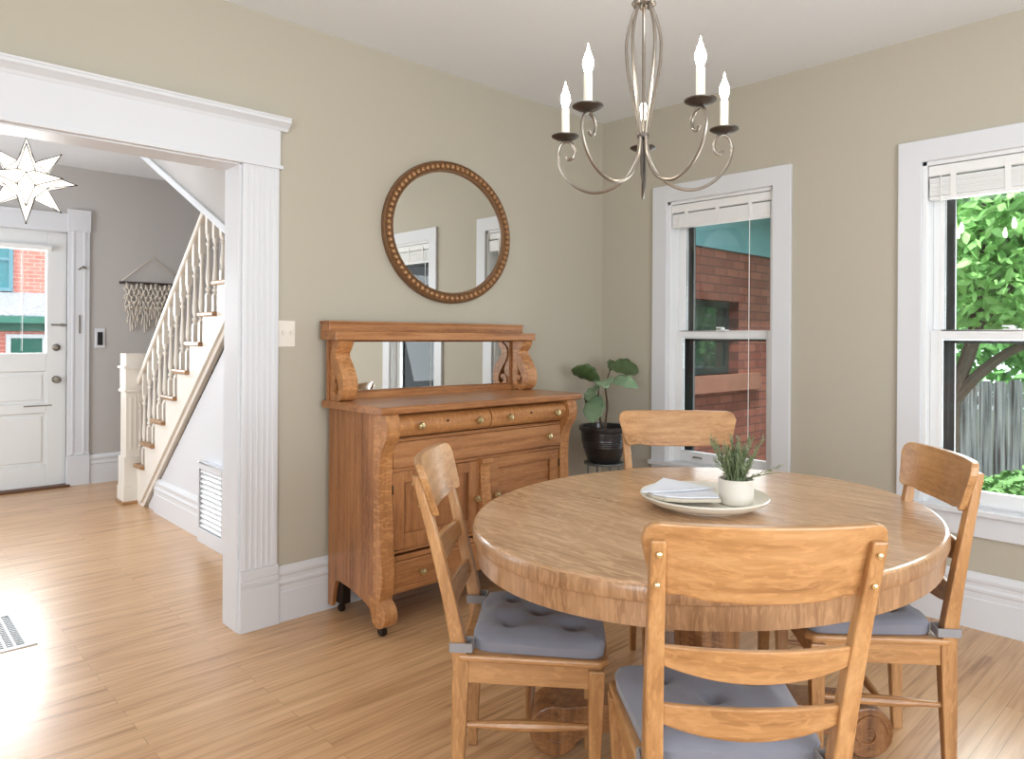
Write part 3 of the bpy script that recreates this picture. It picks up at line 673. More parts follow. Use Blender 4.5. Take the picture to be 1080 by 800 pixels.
# centre pilaster
pc = spline([(-0.425, 0.36), (-0.458, 0.40), (-0.462, 0.5), (-0.448, 0.62), (-0.45, 0.68), (-0.462, 0.705)], 5)
k = MB().prism([(-0.41, 0.36)]+pc+[(-0.41, 0.705)], -0.03, 0.03, 'yz', True); k.box(-0.034, -0.468, 0.69, 0.034, -0.41, 0.712); k.build('centre_pilaster', SIDEF, sb, bevel=0.002)
def knob(parent, x, y, z):
    MB().lathe([(0.0001, -0.002), (0.008, 0), (0.007, 0.012), (0.014, 0.018), (0.018, 0.026), (0.015, 0.034), (0.0001, 0.038)], x, y, z, 14, axis='y').build('knob', BRASS, parent)
# convex top drawers
cvx = [(-0.42, 0.856)]+[(-0.44-0.052*math.sin(t)**0.8, 0.908-0.05*math.cos(t)) for t in [PI*j/12 for j in range(13)]]+[(-0.42, 0.96)]
for s_, nm in ((-1, 0), (1, 1)):
    x0, x1 = (-hb+0.068, -0.004) if s_ < 0 else (0.004, hb-0.068)
    d = MB().prism(cvx, x0, x1, 'yz', True).build('drawer', SIDEF if False else oak('drawer_oak_%d' % nm, 'x', srgb(150, 96, 52), srgb(172, 116, 68), srgb(190, 136, 86), 0.42), sb)
    for f in (0.19, 0.83): knob(d, x0+(x1-x0)*f, -0.488, 0.908)
    MB().lathe([(0.0001, 0), (0.006, 0), (0.006, 0.003), (0.0001, 0.003)], (x0+x1)/2, -0.491, 0.918, 8, axis='y').build('keyhole', IRON, d)
d = B(-hb+0.066, -0.452, 0.724, hb-0.066, -0.41, 0.836).build('drawer', SIDE['x'], sb, bevel=0.004)
for f in (-0.37, 0.42): knob(d, f, -0.452, 0.782)
d = B(-hb+0.066, -0.448, 0.202, hb-0.066, -0.41, 0.31).build('drawer', SIDE['x'], sb, bevel=0.004)
for f in (-0.39, 0.39): knob(d, f, -0.448, 0.25)
for s_ in (-1, 1):
    a_, b_ = (-hb+0.068, -0.032) if s_ < 0 else (0.032, hb-0.068)
    k = MB(); w = 0.065; z0, z1 = 0.36, 0.702
    k.box(a_, -0.438, z0, a_+w, -0.415, z1); k.box(b_-w, -0.438, z0, b_, -0.415, z1); k.box(a_+w, -0.438, z0, b_-w, -0.415, z0+w); k.box(a_+w, -0.438, z1-0.05, b_-w, -0.415, z1)
    k.box(a_+w, -0.424, z0+w, b_-w, -0.416, z1-0.05)
    d = k.build('door', SIDE['z'] if s_ < 0 else SIDE['x'], sb, bevel=0.003)
    knob(d, (b_-0.03) if s_ < 0 else (a_+0.035), -0.438, 0.525)
    for zz in (0.42, 0.63): MB().tube([((a_ if s_ < 0 else b_), -0.44, zz-0.02), ((a_ if s_ < 0 else b_), -0.44, zz+0.02)], 0.004, 6).build('hinge', IRON, d)
# top and gallery
MB().prism([(0.0, ZT), (-0.50, ZT), (-0.512, ZT+0.006), (-0.514, ZT+0.026), (-0.506, ZT+0.034), (0.0, ZT+0.034)], -0.635, 0.635, 'yz').build('counter_top', SIDE['x'], sb, bevel=0.002)
k = MB(); k.box(-0.60, -0.022, 1.0, 0.60, -0.0, 1.29); k.box(-0.6, -0.035, 1.0, 0.6, -0.022, 1.025); k.build('back_board', SIDE['x'], sb)
B(-0.545, -0.032, 1.035, 0.545, -0.024, 1.275).build('gallery_mirror', MIRR, sb, bevel=0.002)
k = MB(); k.box(-0.645, -0.145, 1.283, 0.645, 0.0, 1.322); k.build('gallery_shelf', SIDE['x'], sb, bevel=0.003)
k = MB(); k.box(-0.645, -0.085, 1.322, 0.60, 0.0, 1.362); k.box(-0.65, -0.09, 1.362, 0.605, 0.0, 1.372); k.build('gallery_cornice', SIDE['x'], sb, bevel=0.002)
rb = spline([(-0.132, 1.282), (-0.112, 1.255), (-0.085, 1.225), (-0.09, 1.185), (-0.12, 1.145), (-0.15, 1.095), (-0.155, 1.05), (-0.13, 1.018), (-0.09, 1.022), (-0.075, 1.05), (-0.09, 1.072), (-0.108, 1.062)], 6)
for s_ in (-1, 1):
    x0 = s_*0.625; k = MB(); n = len(rb); k.ribbon(rb, [0.012+0.016*math.sin(PI*min(1, i/(n*0.7))) if i < n*0.7 else 0.014 for i in range(n)], x0, x0-s_*0.075)
    k.prism([(-0.04, 1.0), (-0.085, 1.0), (-0.07, 1.05), (-0.09, 1.10), (-0.082, 1.15), (-0.06, 1.2), (-0.07, 1.25), (-0.11, 1.282), (-0.04, 1.282)], x0-s_*0.008, x0-s_*0.067, 'yz')
    k.build('gallery_bracket', SIDEF, sb)
    B(x0, -0.045, 1.0, x0-s_*0.06, -0.022, 1.283).build('gallery_post', SIDE['z'], sb)

# ================================================================== DINING TABLE
TX, TY, TZ, TA, TB = 2.02, 1.23, 0.76, 0.807, 0.652
tb = empty('dining_table', (TX, TY, 0), label='round oak pedestal dining table with scroll feet in the middle of the room', cat='table')
def ell(prof, m, name, parent, seg=96):
    """elliptical turned shape; prof = (inset, z)"""
    v = []; n = len(prof)
    for i in range(seg):
        t = 2*PI*i/seg
        for ins, z in prof: v.append(((TA-ins)*math.cos(t), (TB-ins)*math.sin(t), z))
    k = MB(); k.add(v, [(i*n+j, ((i+1) % seg)*n+j, ((i+1) % seg)*n+j+1, i*n+j+1) for i in range(seg) for j in range(n-1)], True)
    k.f.append(tuple(i*n+n-1 for i in range(seg))); k.sm.append(False); k.f.append(tuple(i*n for i in reversed(range(seg)))); k.sm.append(False)
    return k.build(name, m, parent)
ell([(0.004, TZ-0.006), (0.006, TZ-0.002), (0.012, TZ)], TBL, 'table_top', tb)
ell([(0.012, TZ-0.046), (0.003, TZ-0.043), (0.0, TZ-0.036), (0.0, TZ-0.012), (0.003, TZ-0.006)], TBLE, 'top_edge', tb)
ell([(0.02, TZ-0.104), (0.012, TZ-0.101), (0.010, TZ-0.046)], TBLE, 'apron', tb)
rz_ = YAW-PI/2
k = MB(); oc = lambda r: [(r, z) for z in ()]
k.lathe([(0.30, TZ-0.13), (0.30, TZ-0.104)], 0, 0, 0, 8, smooth=False); k.lathe([(0.105, 0.17), (0.12, 0.2), (0.12, 0.24), (0.10, 0.27), (0.105, 0.45), (0.13, 0.58), (0.15, TZ-0.13)], 0, 0, 0, 8, smooth=False)
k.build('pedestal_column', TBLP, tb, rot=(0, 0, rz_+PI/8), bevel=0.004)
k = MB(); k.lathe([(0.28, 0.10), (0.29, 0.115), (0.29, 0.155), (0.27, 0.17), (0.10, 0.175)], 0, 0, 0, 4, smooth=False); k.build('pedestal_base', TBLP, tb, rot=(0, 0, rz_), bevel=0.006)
for q in range(4):
    # arm along local +x; scroll drum at the end, axis along y
    k = MB()
    pr = [(0.08, 0.10), (0.08, 0.17), (0.20, 0.175), (0.32, 0.165), (0.40, 0.16)]+[(0.485+0.078*math.cos(t), 0.082+0.078*math.sin(t)) for t in [PI*0.62-j*PI*1.5/14 for j in range(15)]]+[(0.36, 0.075), (0.2, 0.09)]
    k.prism(pr, -0.07, 0.07, 'xz', True)
    ft = k.build('scroll_foot', TBLP, tb, rot=(0, 0, rz_+q*PI/2), bevel=0.004)
    k = MB()
    for s_ in (-1, 1):
        sp = [(0.485+rr_*math.cos(t), s_*0.071, 0.082+rr_*math.sin(t)) for t, rr_ in [(j*0.35, 0.062-j*0.0022) for j in range(24)]]
        k.tube(sp, 0.0045, 5)
    k.build('carved_scroll', TBLP, ft)

# ================================================================== CHAIRS
def chair(name, a, b, face, label, ws=1.0, ht=0.955, rake=0.13, group=None):
    """a,b: rear edge of the seat on the diagonal frame; face: heading (radians, world)"""
    x, y = diag(a, b)
    r = empty(name, (x, y, 0), rz=face-PI/2, label=label, cat='chair', group=group)
    hr, htp, hf = 0.178*ws, 0.196*ws, 0.198*ws
    lean = lambda z: -rake*max(0, (z-0.42)/(0.95-0.42))**1.25
    for s_ in (-1, 1):
        zs = [0, 0.12, 0.25, 0.36, 0.42, 0.5, 0.6, 0.7, 0.8, ht-0.03]
        pts = [(s_*(hr+(htp-hr)*max(0, (z-0.42)/0.53)), -0.012*(1-z/0.42)-0.004 if z < 0.42 else lean(z)-0.004, z) for z in zs]
        k = MB().bar(pts, [0.026, 0.029, 0.033, 0.036, 0.037, 0.036, 0.035, 0.033, 0.031, 0.028], [0.030, 0.034, 0.040, 0.044, 0.044, 0.040, 0.035, 0.031, 0.027, 0.022])
        p = k.build('back_post', CHAIR['z'], r, bevel=0.004)
        for z in (ht-0.055, ht-0.115):
            MB().lathe([(0.0001, 0), (0.0055, 0), (0.005, 0.003), (0.0001, 0.0045)], pts[-1][0]-s_*0.001, lean(z)-0.0185, z, 10, axis='y').build('screw', BRASS, p)
        # front leg
        k = MB().bar([(s_*(hf-0.015), 0.352, 0), (s_*(hf-0.012), 0.355, 0.2), (s_*(hf-0.008), 0.358, 0.37), (s_*(hf-0.006), 0.358, 0.425)], [0.026, 0.033, 0.042, 0.044], [0.026, 0.033, 0.042, 0.044])
        k.build('front_leg', CHAIR['z'], r, bevel=0.004)
        k = MB(); pa = Vector((s_*(hr), 0.012, 0.255)); pb = Vector((s_*(hf-0.013), 0.34, 0.265)); ps = [pa.lerp(pb, t/10) for t in range(11)]
        k.tube(ps, [0.008, 0.009, 0.011, 0.014, 0.015, 0.0155, 0.015, 0.014, 0.011, 0.009, 0.008], 10); k.build('side_stretcher', CHAIR['y'], r)
    k = MB(); ps = [Vector((-hr*1.05+2.1*hr*t/10, 0.175, 0.26)) for t in range(11)]; k.tube(ps, [0.008, 0.009, 0.011, 0.013, 0.014, 0.0145, 0.014, 0.013, 0.011, 0.009, 0.008], 10); k.build('cross_stretcher', CHAIR['x'], r)
    k = MB(); k.prism([(-hr-0.012, 0.0), (-hf-0.003, 0.37), (-hf+0.019, 0.37), (-hr+0.01, 0.0)], 0.372, 0.43, 'xy'); k.prism([(hr+0.012, 0.0), (hf+0.003, 0.37), (hf-0.019, 0.37), (hr-0.01, 0.0)], 0.372, 0.43, 'xy')
    k.box(-hf, 0.352, 0.372, hf, 0.374, 0.43); k.box(-hr, 0.0, 0.372, hr, 0.02, 0.43); k.build('seat_rail', CHAIR['y'], r, bevel=0.002)
    k = MB(); k.prism([(-hr-0.02, -0.012), (-hf-0.014, 0.37), (-hf+0.005, 0.392), (hf-0.005, 0.392), (hf+0.014, 0.37), (hr+0.02, -0.012)], 0.43, 0.45, 'xy'); k.build('seat', CHAIR['y'], r, bevel=0.007, seg=3)
    # curved members between / in front of the posts
    def slat(nm, hw, zt, zb, belly, y_off, th, sag, endround=0, mtl=None, flare=0.0):
        nx_ = 24; v = []; f = []
        for i in range(nx_+1):
            u = math.sin((-1+2*i/nx_)*PI/2)*0.7+(-1+2*i/nx_)*0.3
            e_ = 1-abs(u)
            tz = zt-(endround*(1-math.sqrt(max(0, 1-(1-min(1, e_/0.13))**2))) if endround else 0)
            bz = zb-belly*(1-u*u)
            if endround: bz += 0.02*(1-math.sqrt(max(0, 1-(1-min(1, e_/0.08))**2)))+0.006*math.exp(-((abs(u)-0.72)/0.1)**2)
            for z, sgn in ((tz, 0), (bz, 0)):
                pass
            yy = y_off-sag*(1-u*u)
            xt = u*hw; xb = u*(hw-flare)
            for (xx, z) in ((xt, tz), (xb, bz)):
                yl = lean(z)+yy
                v += [(xx, yl-th/2, z), (xx, yl+th/2, z)]
        for i in range(nx_):
            o = i*4; q = o+4
            f += [(o, q, q+2, o+2), (o+1, o+3, q+3, q+1), (o, o+1, q+1, q), (o+2, q+2, q+3, o+3)]
        f += [(0, 2, 3, 1), (nx_*4, nx_*4+1, nx_*4+3, nx_*4+2)]
        k = MB().add(v, f, False); return k.build(nm, mtl or CHAIR['x'], r, bevel=0.004, seg=2)
    slat('top_rail', 0.222*ws, ht, ht-0.140, 0.010, 0.020, 0.022, 0.038, 0.035, flare=0.022*ws)
    slat('back_slat', hr+0.004, ht-0.240, ht-0.280, 0.030, -0.004, 0.014, 0.028)
    slat('back_slat', hr+0.002, ht-0.365, ht-0.405, 0.030, -0.002, 0.014, 0.024)
    return r
def cushion(ch, label, ws=1.0):
    r = empty('seat_cushion', (ch.location.x, ch.location.y, 0.45), rz=ch.rotation_euler[2], label=label, cat='cushion', group='grey tufted cushions tied to the dining chairs')
    N = 40; v = []; f = []
    hr, hf = 0.178*ws, 0.206*ws; y0, y1 = 0.022, 0.385; th = 0.056
    tufts = [(-0.5, 0.28), (0.5, 0.28), (0, 0.5), (-0.5, 0.75), (0.5, 0.75)]
    def hgt(u, w):
        e = min(1-abs(u), 1-abs(2*w-1)); z = th*(0.5+0.5*min(1, max(0, e)/0.3)**0.6)
        for (tu, tw) in tufts:
            d = math.hypot((u-tu)*hf, (w-tw)*(y1-y0)); z -= 0.024*math.exp(-(d/0.02)**2)+0.011*math.exp(-(d/0.055)**2)
        z += 0.004*math.sin(u*9+w*4)*math.sin(w*8-u*3)
        return z
    for j in range(N+1):
        w = j/N
        for i in range(N+1):
            u = -1+2*i/N; cr = 0.016*(abs(u)**8)*(abs(2*w-1)**8)
            hw = hr+(hf-hr)*w; x = u*(hw-cr); y = y0+(y1-y0)*w; y += (-cr if w > .5 else cr)
            v.append((x, y, hgt(u, w)))
    n1 = len(v)
    for p in v[:n1]: v.append((p[0]*0.985, y0+(p[1]-y0)*0.985+0.002, 0.0015))
    for j in range(N):
        for i in range(N):
            a = j*(N+1)+i; f.append((a, a+1, a+N+2, a+N+1)); f.append((n1+a, n1+a+N+1, n1+a+N+2, n1+a+1))
    ring = [i for i in range(N+1)]+[j*(N+1)+N for j in range(1, N+1)]+[N*(N+1)+i for i in range(N-1, -1, -1)]+[j*(N+1) for j in range(N-1, 0, -1)]
    for q in range(len(ring)):
        a, b_ = ring[q], ring[(q+1) % len(ring)]; f.append((a, n1+a, n1+b_, b_))
    MB().add(v, f, True).build('pad', CUSH, r)
    k = MB()
    for (tu, tw) in tufts:
        hw = hr+(hf-hr)*tw; k.sph((tu*hw, y0+(y1-y0)*tw, hgt(tu, tw)+0.001), 0.008, 8, 5, 0.5)
    k.build('buttons', CUSH, r)
    pr = 0.178*ws
    for s_ in (-1, 1):
        # strap wrapped round the rear post
        x0 = s_*pr; k = MB(); o_ = 0.024
        lp = [(x0-o_, 0.03), (x0-o_, -0.032), (x0+o_, -0.032), (x0+o_, 0.026), (x0-o_*0.9, 0.029)]
        for i in range(4):
            (xa, ya_), (xb_, yb_) = lp[i], lp[i+1]
            dx, dy = xb_-xa, yb_-ya_; l = math.hypot(dx, dy); nx2, ny2 = -dy/l*0.002, dx/l*0.002
            k.prism([(xa-nx2, ya_-ny2), (xb_-nx2, yb_-ny2), (xb_+nx2, yb_+ny2), (xa+nx2, ya_+ny2)], 0.008, 0.032, 'xy')
        k.build('tie_strap', TIE, r)
    return r
yaw = YAW
def facing(a, b):
    p = diag(a, b); return math.atan2(p[1], p[0])
CG = 'oak dining chairs around the round table'
c1 = chair('dining_chair', 1.40, 0.457, facing(1.0, 0.0), 'oak dining chair nearest the camera with its back to us', ht=0.973, group=CG)
c2 = chair('dining_chair', 2.11, -0.115, facing(-0.07, 0.9976), 'oak dining chair at the left of the table in front of the sideboard', ht=0.958, group=CG)
c3 = chair('dining_chair', 2.225, 1.264, facing(0.105, -0.994), 'oak dining chair at the right of the table before the garden window', ht=0.955, rake=0.08, group=CG)
c4 = chair('dining_chair', 2.975, 0.715, facing(-1, 0.0), 'oak dining chair on the far side of the table facing the camera', ws=1.14, ht=0.985, group=CG)
cushion(c1, 'grey tufted cushion on the chair nearest the camera')
cushion(c2, 'grey tufted cushion on the left chair in front of the sideboard')
cushion(c3, 'grey tufted cushion on the right chair, partly under the table')

# ================================================================== ON THE TABLE
px_, py_ = diag(2.30, 0.62)
k = MB().lathe([(0.0001, 0.006), (0.10, 0.006), (0.10, 0.0), (0.125, 0.0), (0.13, 0.006), (0.165, 0.012), (0.192, 0.026), (0.202, 0.038), (0.200, 0.042), (0.192, 0.036), (0.16, 0.022), (0.12, 0.016), (0.0001, 0.016)], 0, 0, 0, 64)
tag(k.build('serving_plate', CERA, loc=(px_, py_, TZ)), 'large cream round serving plate in the centre of the dining table', 'plate')
qx, qy = diag(2.275, 0.716)
r = empty('rosemary_pot', (qx, qy, TZ+0.017), label='small white pot with a spiky green sprig plant on the serving plate', cat='potted plant')
MB().lathe([(0.0001, 0.0), (0.050, 0.0), (0.053, 0.003), (0.055, 0.075), (0.0545, 0.079), (0.051, 0.079), (0.050, 0.068), (0.0001, 0.068)], 0, 0, 0, 36).build('pot', POTW, r)
MB().lathe([(0.0001, 0.069), (0.0495, 0.069), (0.04, 0.072), (0.0001, 0.074)], 0, 0, 0, 20).build('soil', SOIL, r)
rng = random.Random(3); k = MB()
for s_ in range(58):
    az = rng.uniform(0, 2*PI); sp_ = abs(rng.gauss(0, 0.42)); L = rng.uniform(0.07, 0.15) if s_ > 2 else 0.165
    if s_ < 2: az = (-0.9, 2.2)[s_]; sp_ = 0.55
    b0 = Vector((rng.uniform(-0.025, 0.025), rng.uniform(-0.025, 0.025), 0.07))
    d0 = Vector((math.cos(az)*math.sin(sp_), math.sin(az)*math.sin(sp_), math.cos(sp_)))
    pts = [b0+d0*L*t/5+Vector((0, 0, -0.02*(t/5)**2*sp_)) for t in range(6)]
    k.tube(pts, [0.0022, 0.002, 0.0018, 0.0016, 0.0013, 0.001], 4)
    for j in range(26):
        t = 0.15+0.85*j/26; p = b0+d0*L*t; a2 = rng.uniform(0, 2*PI)
        side_ = Vector((math.cos(a2), math.sin(a2), 0)); side_ = (side_-d0*side_.dot(d0)).normalized(); dd = (d0*0.85+side_*0.65).normalized(); ln = rng.uniform(0.014, 0.024); wv = dd.cross(side_).normalized()*0.0013
        k.add([p-wv, p+wv, p+dd*ln*0.6+wv, p+dd*ln, p+dd*ln*0.6-wv], [(0, 1, 2, 3, 4)])
k.build('sprigs', SPRIG, r)
nx0, ny0 = diag(2.315, 0.553)
r = empty('folded_napkins', (nx0, ny0, TZ+0.03), rz=YAW-PI/2, label='stack of folded white and pale blue cloth napkins on the serving plate', cat='napkins')
def sheet(poly, z0, z1, m, nm, wob=0.003):
    bm_ = MB(); bm_.prism(poly, z0, z1, 'xy'); return bm_.build(nm, m, r, bevel=0.003, seg=2)
# local x = towards right of table view, y = away
rd = [(-0.115, -0.01), (-0.105, -0.05), (-0.07, -0.085), (-0.02, -0.10), (0.10, -0.095), (0.105, 0.0), (0.08, 0.07), (-0.04, 0.08), (-0.10, 0.04)]
sheet(rd, 0.0, 0.011, CLOTHB, 'lower_fold')
sheet([(x*0.97, y*0.97+0.004) for x, y in rd], 0.0115, 0.017, CLOTH, 'upper_fold')
v = [(-0.135, -0.02, 0.014), (-0.03, 0.14, 0.028), (0.115, 0.02, 0.019), (-0.03, -0.035, 0.02)]
v2 = [(p[0], p[1], p[2]+0.004) for p in v]
MB().add(v+v2, [(3, 2, 1, 0), (4, 5, 6, 7), (0, 1, 5, 4), (1, 2, 6, 5), (2, 3, 7, 6), (3, 0, 4, 7)]).build('folded_corner', CLOTH, r, bevel=0.002)

# ================================================================== CHANDELIER
cx_, cy_ = diag(2.2, 0.40)
ch = empty('chandelier', (cx_, cy_, 1.74), label='five-arm pewter chandelier with lit candle bulbs over the table', cat='chandelier')
Z = lambda z: z-1.74
arm = spline([(0.010, 2.335), (0.034, 2.30), (0.054, 2.23), (0.053, 2.15), (0.036, 2.05), (0.019, 1.97), (0.013, 1.92), (0.020, 1.86), (0.055, 1.80), (0.105, 1.768), (0.165, 1.762), (0.225, 1.787), (0.268, 1.832), (0.288, 1.885), (0.280, 1.922), (0.262, 1.936), (0.240, 1.928), (0.228, 1.905), (0.233, 1.882), (0.248, 1.876), (0.257, 1.886)], 6)
RC = 0.262
for i in range(5):
    az = YAW-0.18+i*2*PI/5
    ca, sa = math.cos(az), math.sin(az)
    am = MB().tube([(r_*ca, r_*sa, Z(z_)) for r_, z_ in arm], 0.0052, 8).build('arm', PEW, ch)
    c_ = (RC*ca, RC*sa)
    MB().lathe([(0.0001, 0), (0.012, 0.002), (0.03, 0.006), (0.044, 0.014), (0.045, 0.017), (0.03, 0.010), (0.012, 0.008), (0.0001, 0.008)], c_[0], c_[1], Z(1.938), 24).build('drip_cup', PEWD, am)
    MB().lathe([(0.0001, 0), (0.0125, 0), (0.0125, 0.096), (0.010, 0.1), (0.0001, 0.1)], c_[0], c_[1], Z(1.946), 16).build('candle_sleeve', CANDLE, am)
    MB().lathe([(0.0001, 0), (0.008, 0.001), (0.012, 0.012), (0.0155, 0.026), (0.014, 0.04), (0.008, 0.056), (0.0035, 0.07), (0.0001, 0.086)], c_[0], c_[1], Z(2.046), 14).build('flame_bulb', BULB, am)
k = MB(); k.tube([(0.004, 0.0, Z(1.93)), (0.005, 0.0, Z(1.86)), (0.006, 0, Z(1.80)), (0.006, 0, Z(1.765)), (0.003, 0, Z(1.74))], [0.003, 0.005, 0.0065, 0.006, 0.001], 8)
k.tube([(-0.012, -0.006, Z(1.9)), (-0.014, -0.006, Z(1.84)), (-0.012, -0.006, Z(1.80)), (-0.006, -0.004, Z(1.775))], [0.003, 0.005, 0.005, 0.002], 8)
k.build('finial', PEWD, ch)
k = MB(); k.lathe([(0.017, Z(1.915)), (0.019, Z(1.92)), (0.019, Z(1.925)), (0.017, Z(1.93))], 0, 0, 0, 12); k.build('collar', PEWD, ch)
k = MB(); k.lathe([(0.0001, Z(2.325)), (0.03, Z(2.325)), (0.034, Z(2.335)), (0.03, Z(2.345)), (0.012, Z(2.36)), (0.0001, Z(2.37))], 0, 0, 0, 20)
for i in range(8): a_ = i*PI/4; k.sph((0.029*math.cos(a_), 0.029*math.sin(a_), Z(2.328)), 0.0095, 8, 6)
k.build('hub', PEW, ch)
k = MB()
nl = 12; z0 = 2.365; st = (H-0.03-z0)/nl
for i in range(nl):
    lp = [(math.cos(t)*0.009*(i % 2), math.cos(t)*0.009*((i+1) % 2), Z(z0+st*(i+0.5)+math.sin(t)*st*0.6)) for t in [2*PI*j/10 for j in range(11)]]
    k.tube(lp, 0.0022, 5)
k.build('chain', PEWD, ch)
MB().lathe([(0.06, Z(H)), (0.062, Z(H-0.008)), (0.04, Z(H-0.025)), (0.01, Z(H-0.035)), (0.0001, Z(H-0.036))], 0, 0, 0, 24).build('ceiling_canopy', PEW, ch)

# ================================================================== FIG PLANT
PX, PY = 3.42, 2.80
st_ = empty('plant_stand', (PX, PY, 0), label='round grey metal plant stand holding the black pot in the room corner', cat='plant stand')
k = MB(); ring = [(0.115*math.cos(t), 0.115*math.sin(t), 0.535) for t in [2*PI*j/32 for j in range(33)]]; k.tube(ring, 0.007, 6, caps=False); k.lathe([(0.0001, 0.53), (0.11, 0.53), (0.112, 0.534), (0.11, 0.538), (0.0001, 0.538)], 0, 0, 0, 24); k.build('top_ring', STEEL, st_)
for i in range(4):
    a_ = PI/4+i*PI/2+0.3; c_, s_ = math.cos(a_), math.sin(a_)
    MB().tube([(0.1*c_, 0.1*s_, 0.53), (0.105*c_, 0.105*s_, 0.4), (0.11*c_, 0.11*s_, 0.2), (0.125*c_, 0.125*s_, 0.0)], 0.006, 6).build('leg', STEEL, st_)
r = empty('potted_fig', (PX, PY, 0.538), label='young broad-leaved fig plant in a ribbed black pot in the corner', cat='potted plant')
pp = [(0.0001, 0), (0.088, 0), (0.098, 0.01), (0.122, 0.08), (0.129, 0.10), (0.127, 0.106), (0.132, 0.112), (0.130, 0.118), (0.135, 0.124), (0.133, 0.13), (0.138, 0.136), (0.136, 0.145), (0.140, 0.17), (0.139, 0.19), (0.150, 0.195), (0.154, 0.205), (0.154, 0.222), (0.148, 0.226), (0.138, 0.222), (0.134, 0.19), (0.0001, 0.19)]
MB().lathe(pp, 0, 0, 0, 40).build('pot', POTB, r)
MB().lathe([(0.0001, 0.205), (0.09, 0.2), (0.134, 0.195), (0.134, 0.19), (0.0001, 0.19)], 0, 0, 0, 24).build('soil', SOIL, r)
def loc_(u, z, d=0.0):     # u along the room diagonal seen across the corner
    p = R2*u+F2*d; return Vector((p.x, p.y, z-0.538))
k = MB()
stems = [spline([tuple(loc_(0.005, 0.74)), tuple(loc_(0.02, 0.88)), tuple(loc_(0.01, 1.0)), tuple(loc_(0.035, 1.10))], 6), spline([tuple(loc_(-0.015, 0.74)), tuple(loc_(-0.03, 0.86)), tuple(loc_(-0.035, 0.95)), tuple(loc_(-0.03, 1.02))], 6)]
for s_ in stems: k.tube(s_, [0.007-0.003*i/len(s_) for i in range(len(s_))], 7)
k.build('stems', BARK, r)
def leaf(base, tip, width, m, curl=0.2, roll=0.0):
    base, tip = loc_(*base), loc_(*tip); ax = tip-base; L = ax.length; ax.normalize()
    upv = Vector((0, 0, 1)); sd = ax.cross(upv); sd = sd.normalized() if sd.length > 0.05 else Vector((R2.x, R2.y, 0))
    q = Matrix.Rotation(roll, 3, ax); sd = q @ sd; nm = sd.cross(ax)
    n = 14; mm = 8; v = []
    for i in range(n+1):
        t = i/n; wd = width*0.5*(math.sin(PI*min(1, t*0.93+0.05))**0.75)*(0.72+0.5*t)
        for j in range(mm+1):
            s_ = -1+2*j/mm; z = -curl*L*(t-0.3)**2+0.22*wd*s_*s_+0.006*math.sin(t*22)*abs(s_)
            p = base+ax*(L*t)+sd*(s_*wd)+nm*z; v.append(p)
    f = [(i*(mm+1)+j, i*(mm+1)+j+1, (i+1)*(mm+1)+j+1, (i+1)*(mm+1)+j) for i in range(n) for j in range(mm)]
    k = MB().add(v, f, True); o = k.build('leaf', m, r)
    md = o.modifiers.new('thick', 'SOLIDIFY'); md.thickness = 0.0012
    return o
leaf((-0.03, 1.035, 0), (-0.195, 1.135, -0.03), 0.125, LEAFD, 0.5, 0.9)
leaf((0.03, 1.12, 0), (0.225, 1.115, 0.03), 0.13, LEAFD, 0.3, 0.9)
leaf((0.02, 1.04, 0), (0.175, 1.04, -0.12), 0.12, LEAFP, 0.5, 0.5)
leaf((-0.02, 1.03, 0), (-0.02, 1.06, -0.19), 0.12, LEAFP, 0.6, 0.2)
leaf((-0.03, 1.02, 0), (-0.11, 0.93, -0.09), 0.12, LEAFP, 0.2, 0.3)
leaf((-0.035, 0.95, 0), (-0.085, 0.80, -0.10), 0.15, LEAFP, 0.2, 0.2)
leaf((-0.03, 0.94, 0), (-0.09, 0.90, 0.13), 0.10, LEAFD, 0.3, 0.5)
leaf((0.035, 1.10, 0), (0.06, 1.17, 0.06), 0.06, LEAFD, 0.3, 0.6)

# ================================================================== OUTSIDE
struct(B(XB+0.2, -14, -0.8, 24, 14, -0.7).build('ground_garden', GRASS)); struct(B(-12, YH1+0.3, -0.8, 14, 30, -0.7).build('ground_street', mat('pale_paving', srgb(150, 150, 146), 0.9, var=0.1)))
# brick wing seen through window 1
wb_ = empty('brick_wing', (6.2, 3.45, -0.7), label='dark red brick wall of the neighbouring wing behind the corner window', cat='building')
k = MB(); WY = 0.0
wx0, wx1, wz0, wz1 = -0.95, 0.0, 1.67, 2.35     # window hole relative to the wing
k.box(-2.2, 0, 0, wx0, 0.3, 3.2); k.box(wx1, 0, 0, 2.6, 0.3, 3.2); k.box(wx0, 0, 0, wx1, 0.3, wz0); k.box(wx0, 0, wz1, wx1, 0.3, 3.2)
k.build('brick_wall', BRICK, wb_)
k = MB(); k.box(wx0-0.15, -0.07, wz0-0.15, wx1+0.30, 0.1, wz0); k.build('window_ledge', mat('brown_stone_ledge', srgb(140, 96, 80), 0.9, var=0.2), wb_)
wf = MB(); t = 0.06; wf.box(wx0, 0.1, wz0, wx0+t, 0.16, wz1); wf.box(wx1-t, 0.1, wz0, wx1, 0.16, wz1); wf.box(wx0+t, 0.1, wz1-t, wx1-t, 0.16, wz1); wf.box(wx0+t, 0.1, wz0, wx1-t, 0.16, wz0+t); wfo = wf.build('window_frame', mat('dark_green_frame', srgb(44, 54, 54), 0.5), wb_)
B(wx0+t, 0.12, wz0+t, wx1-t, 0.13, wz1-t).build('pane', mat('painted_reflection_pane', srgb(52, 66, 62), 0.04, spec=1.0, var=0.5, vscale=5), wfo)  # greenish variation in the colour paints in reflected greenery
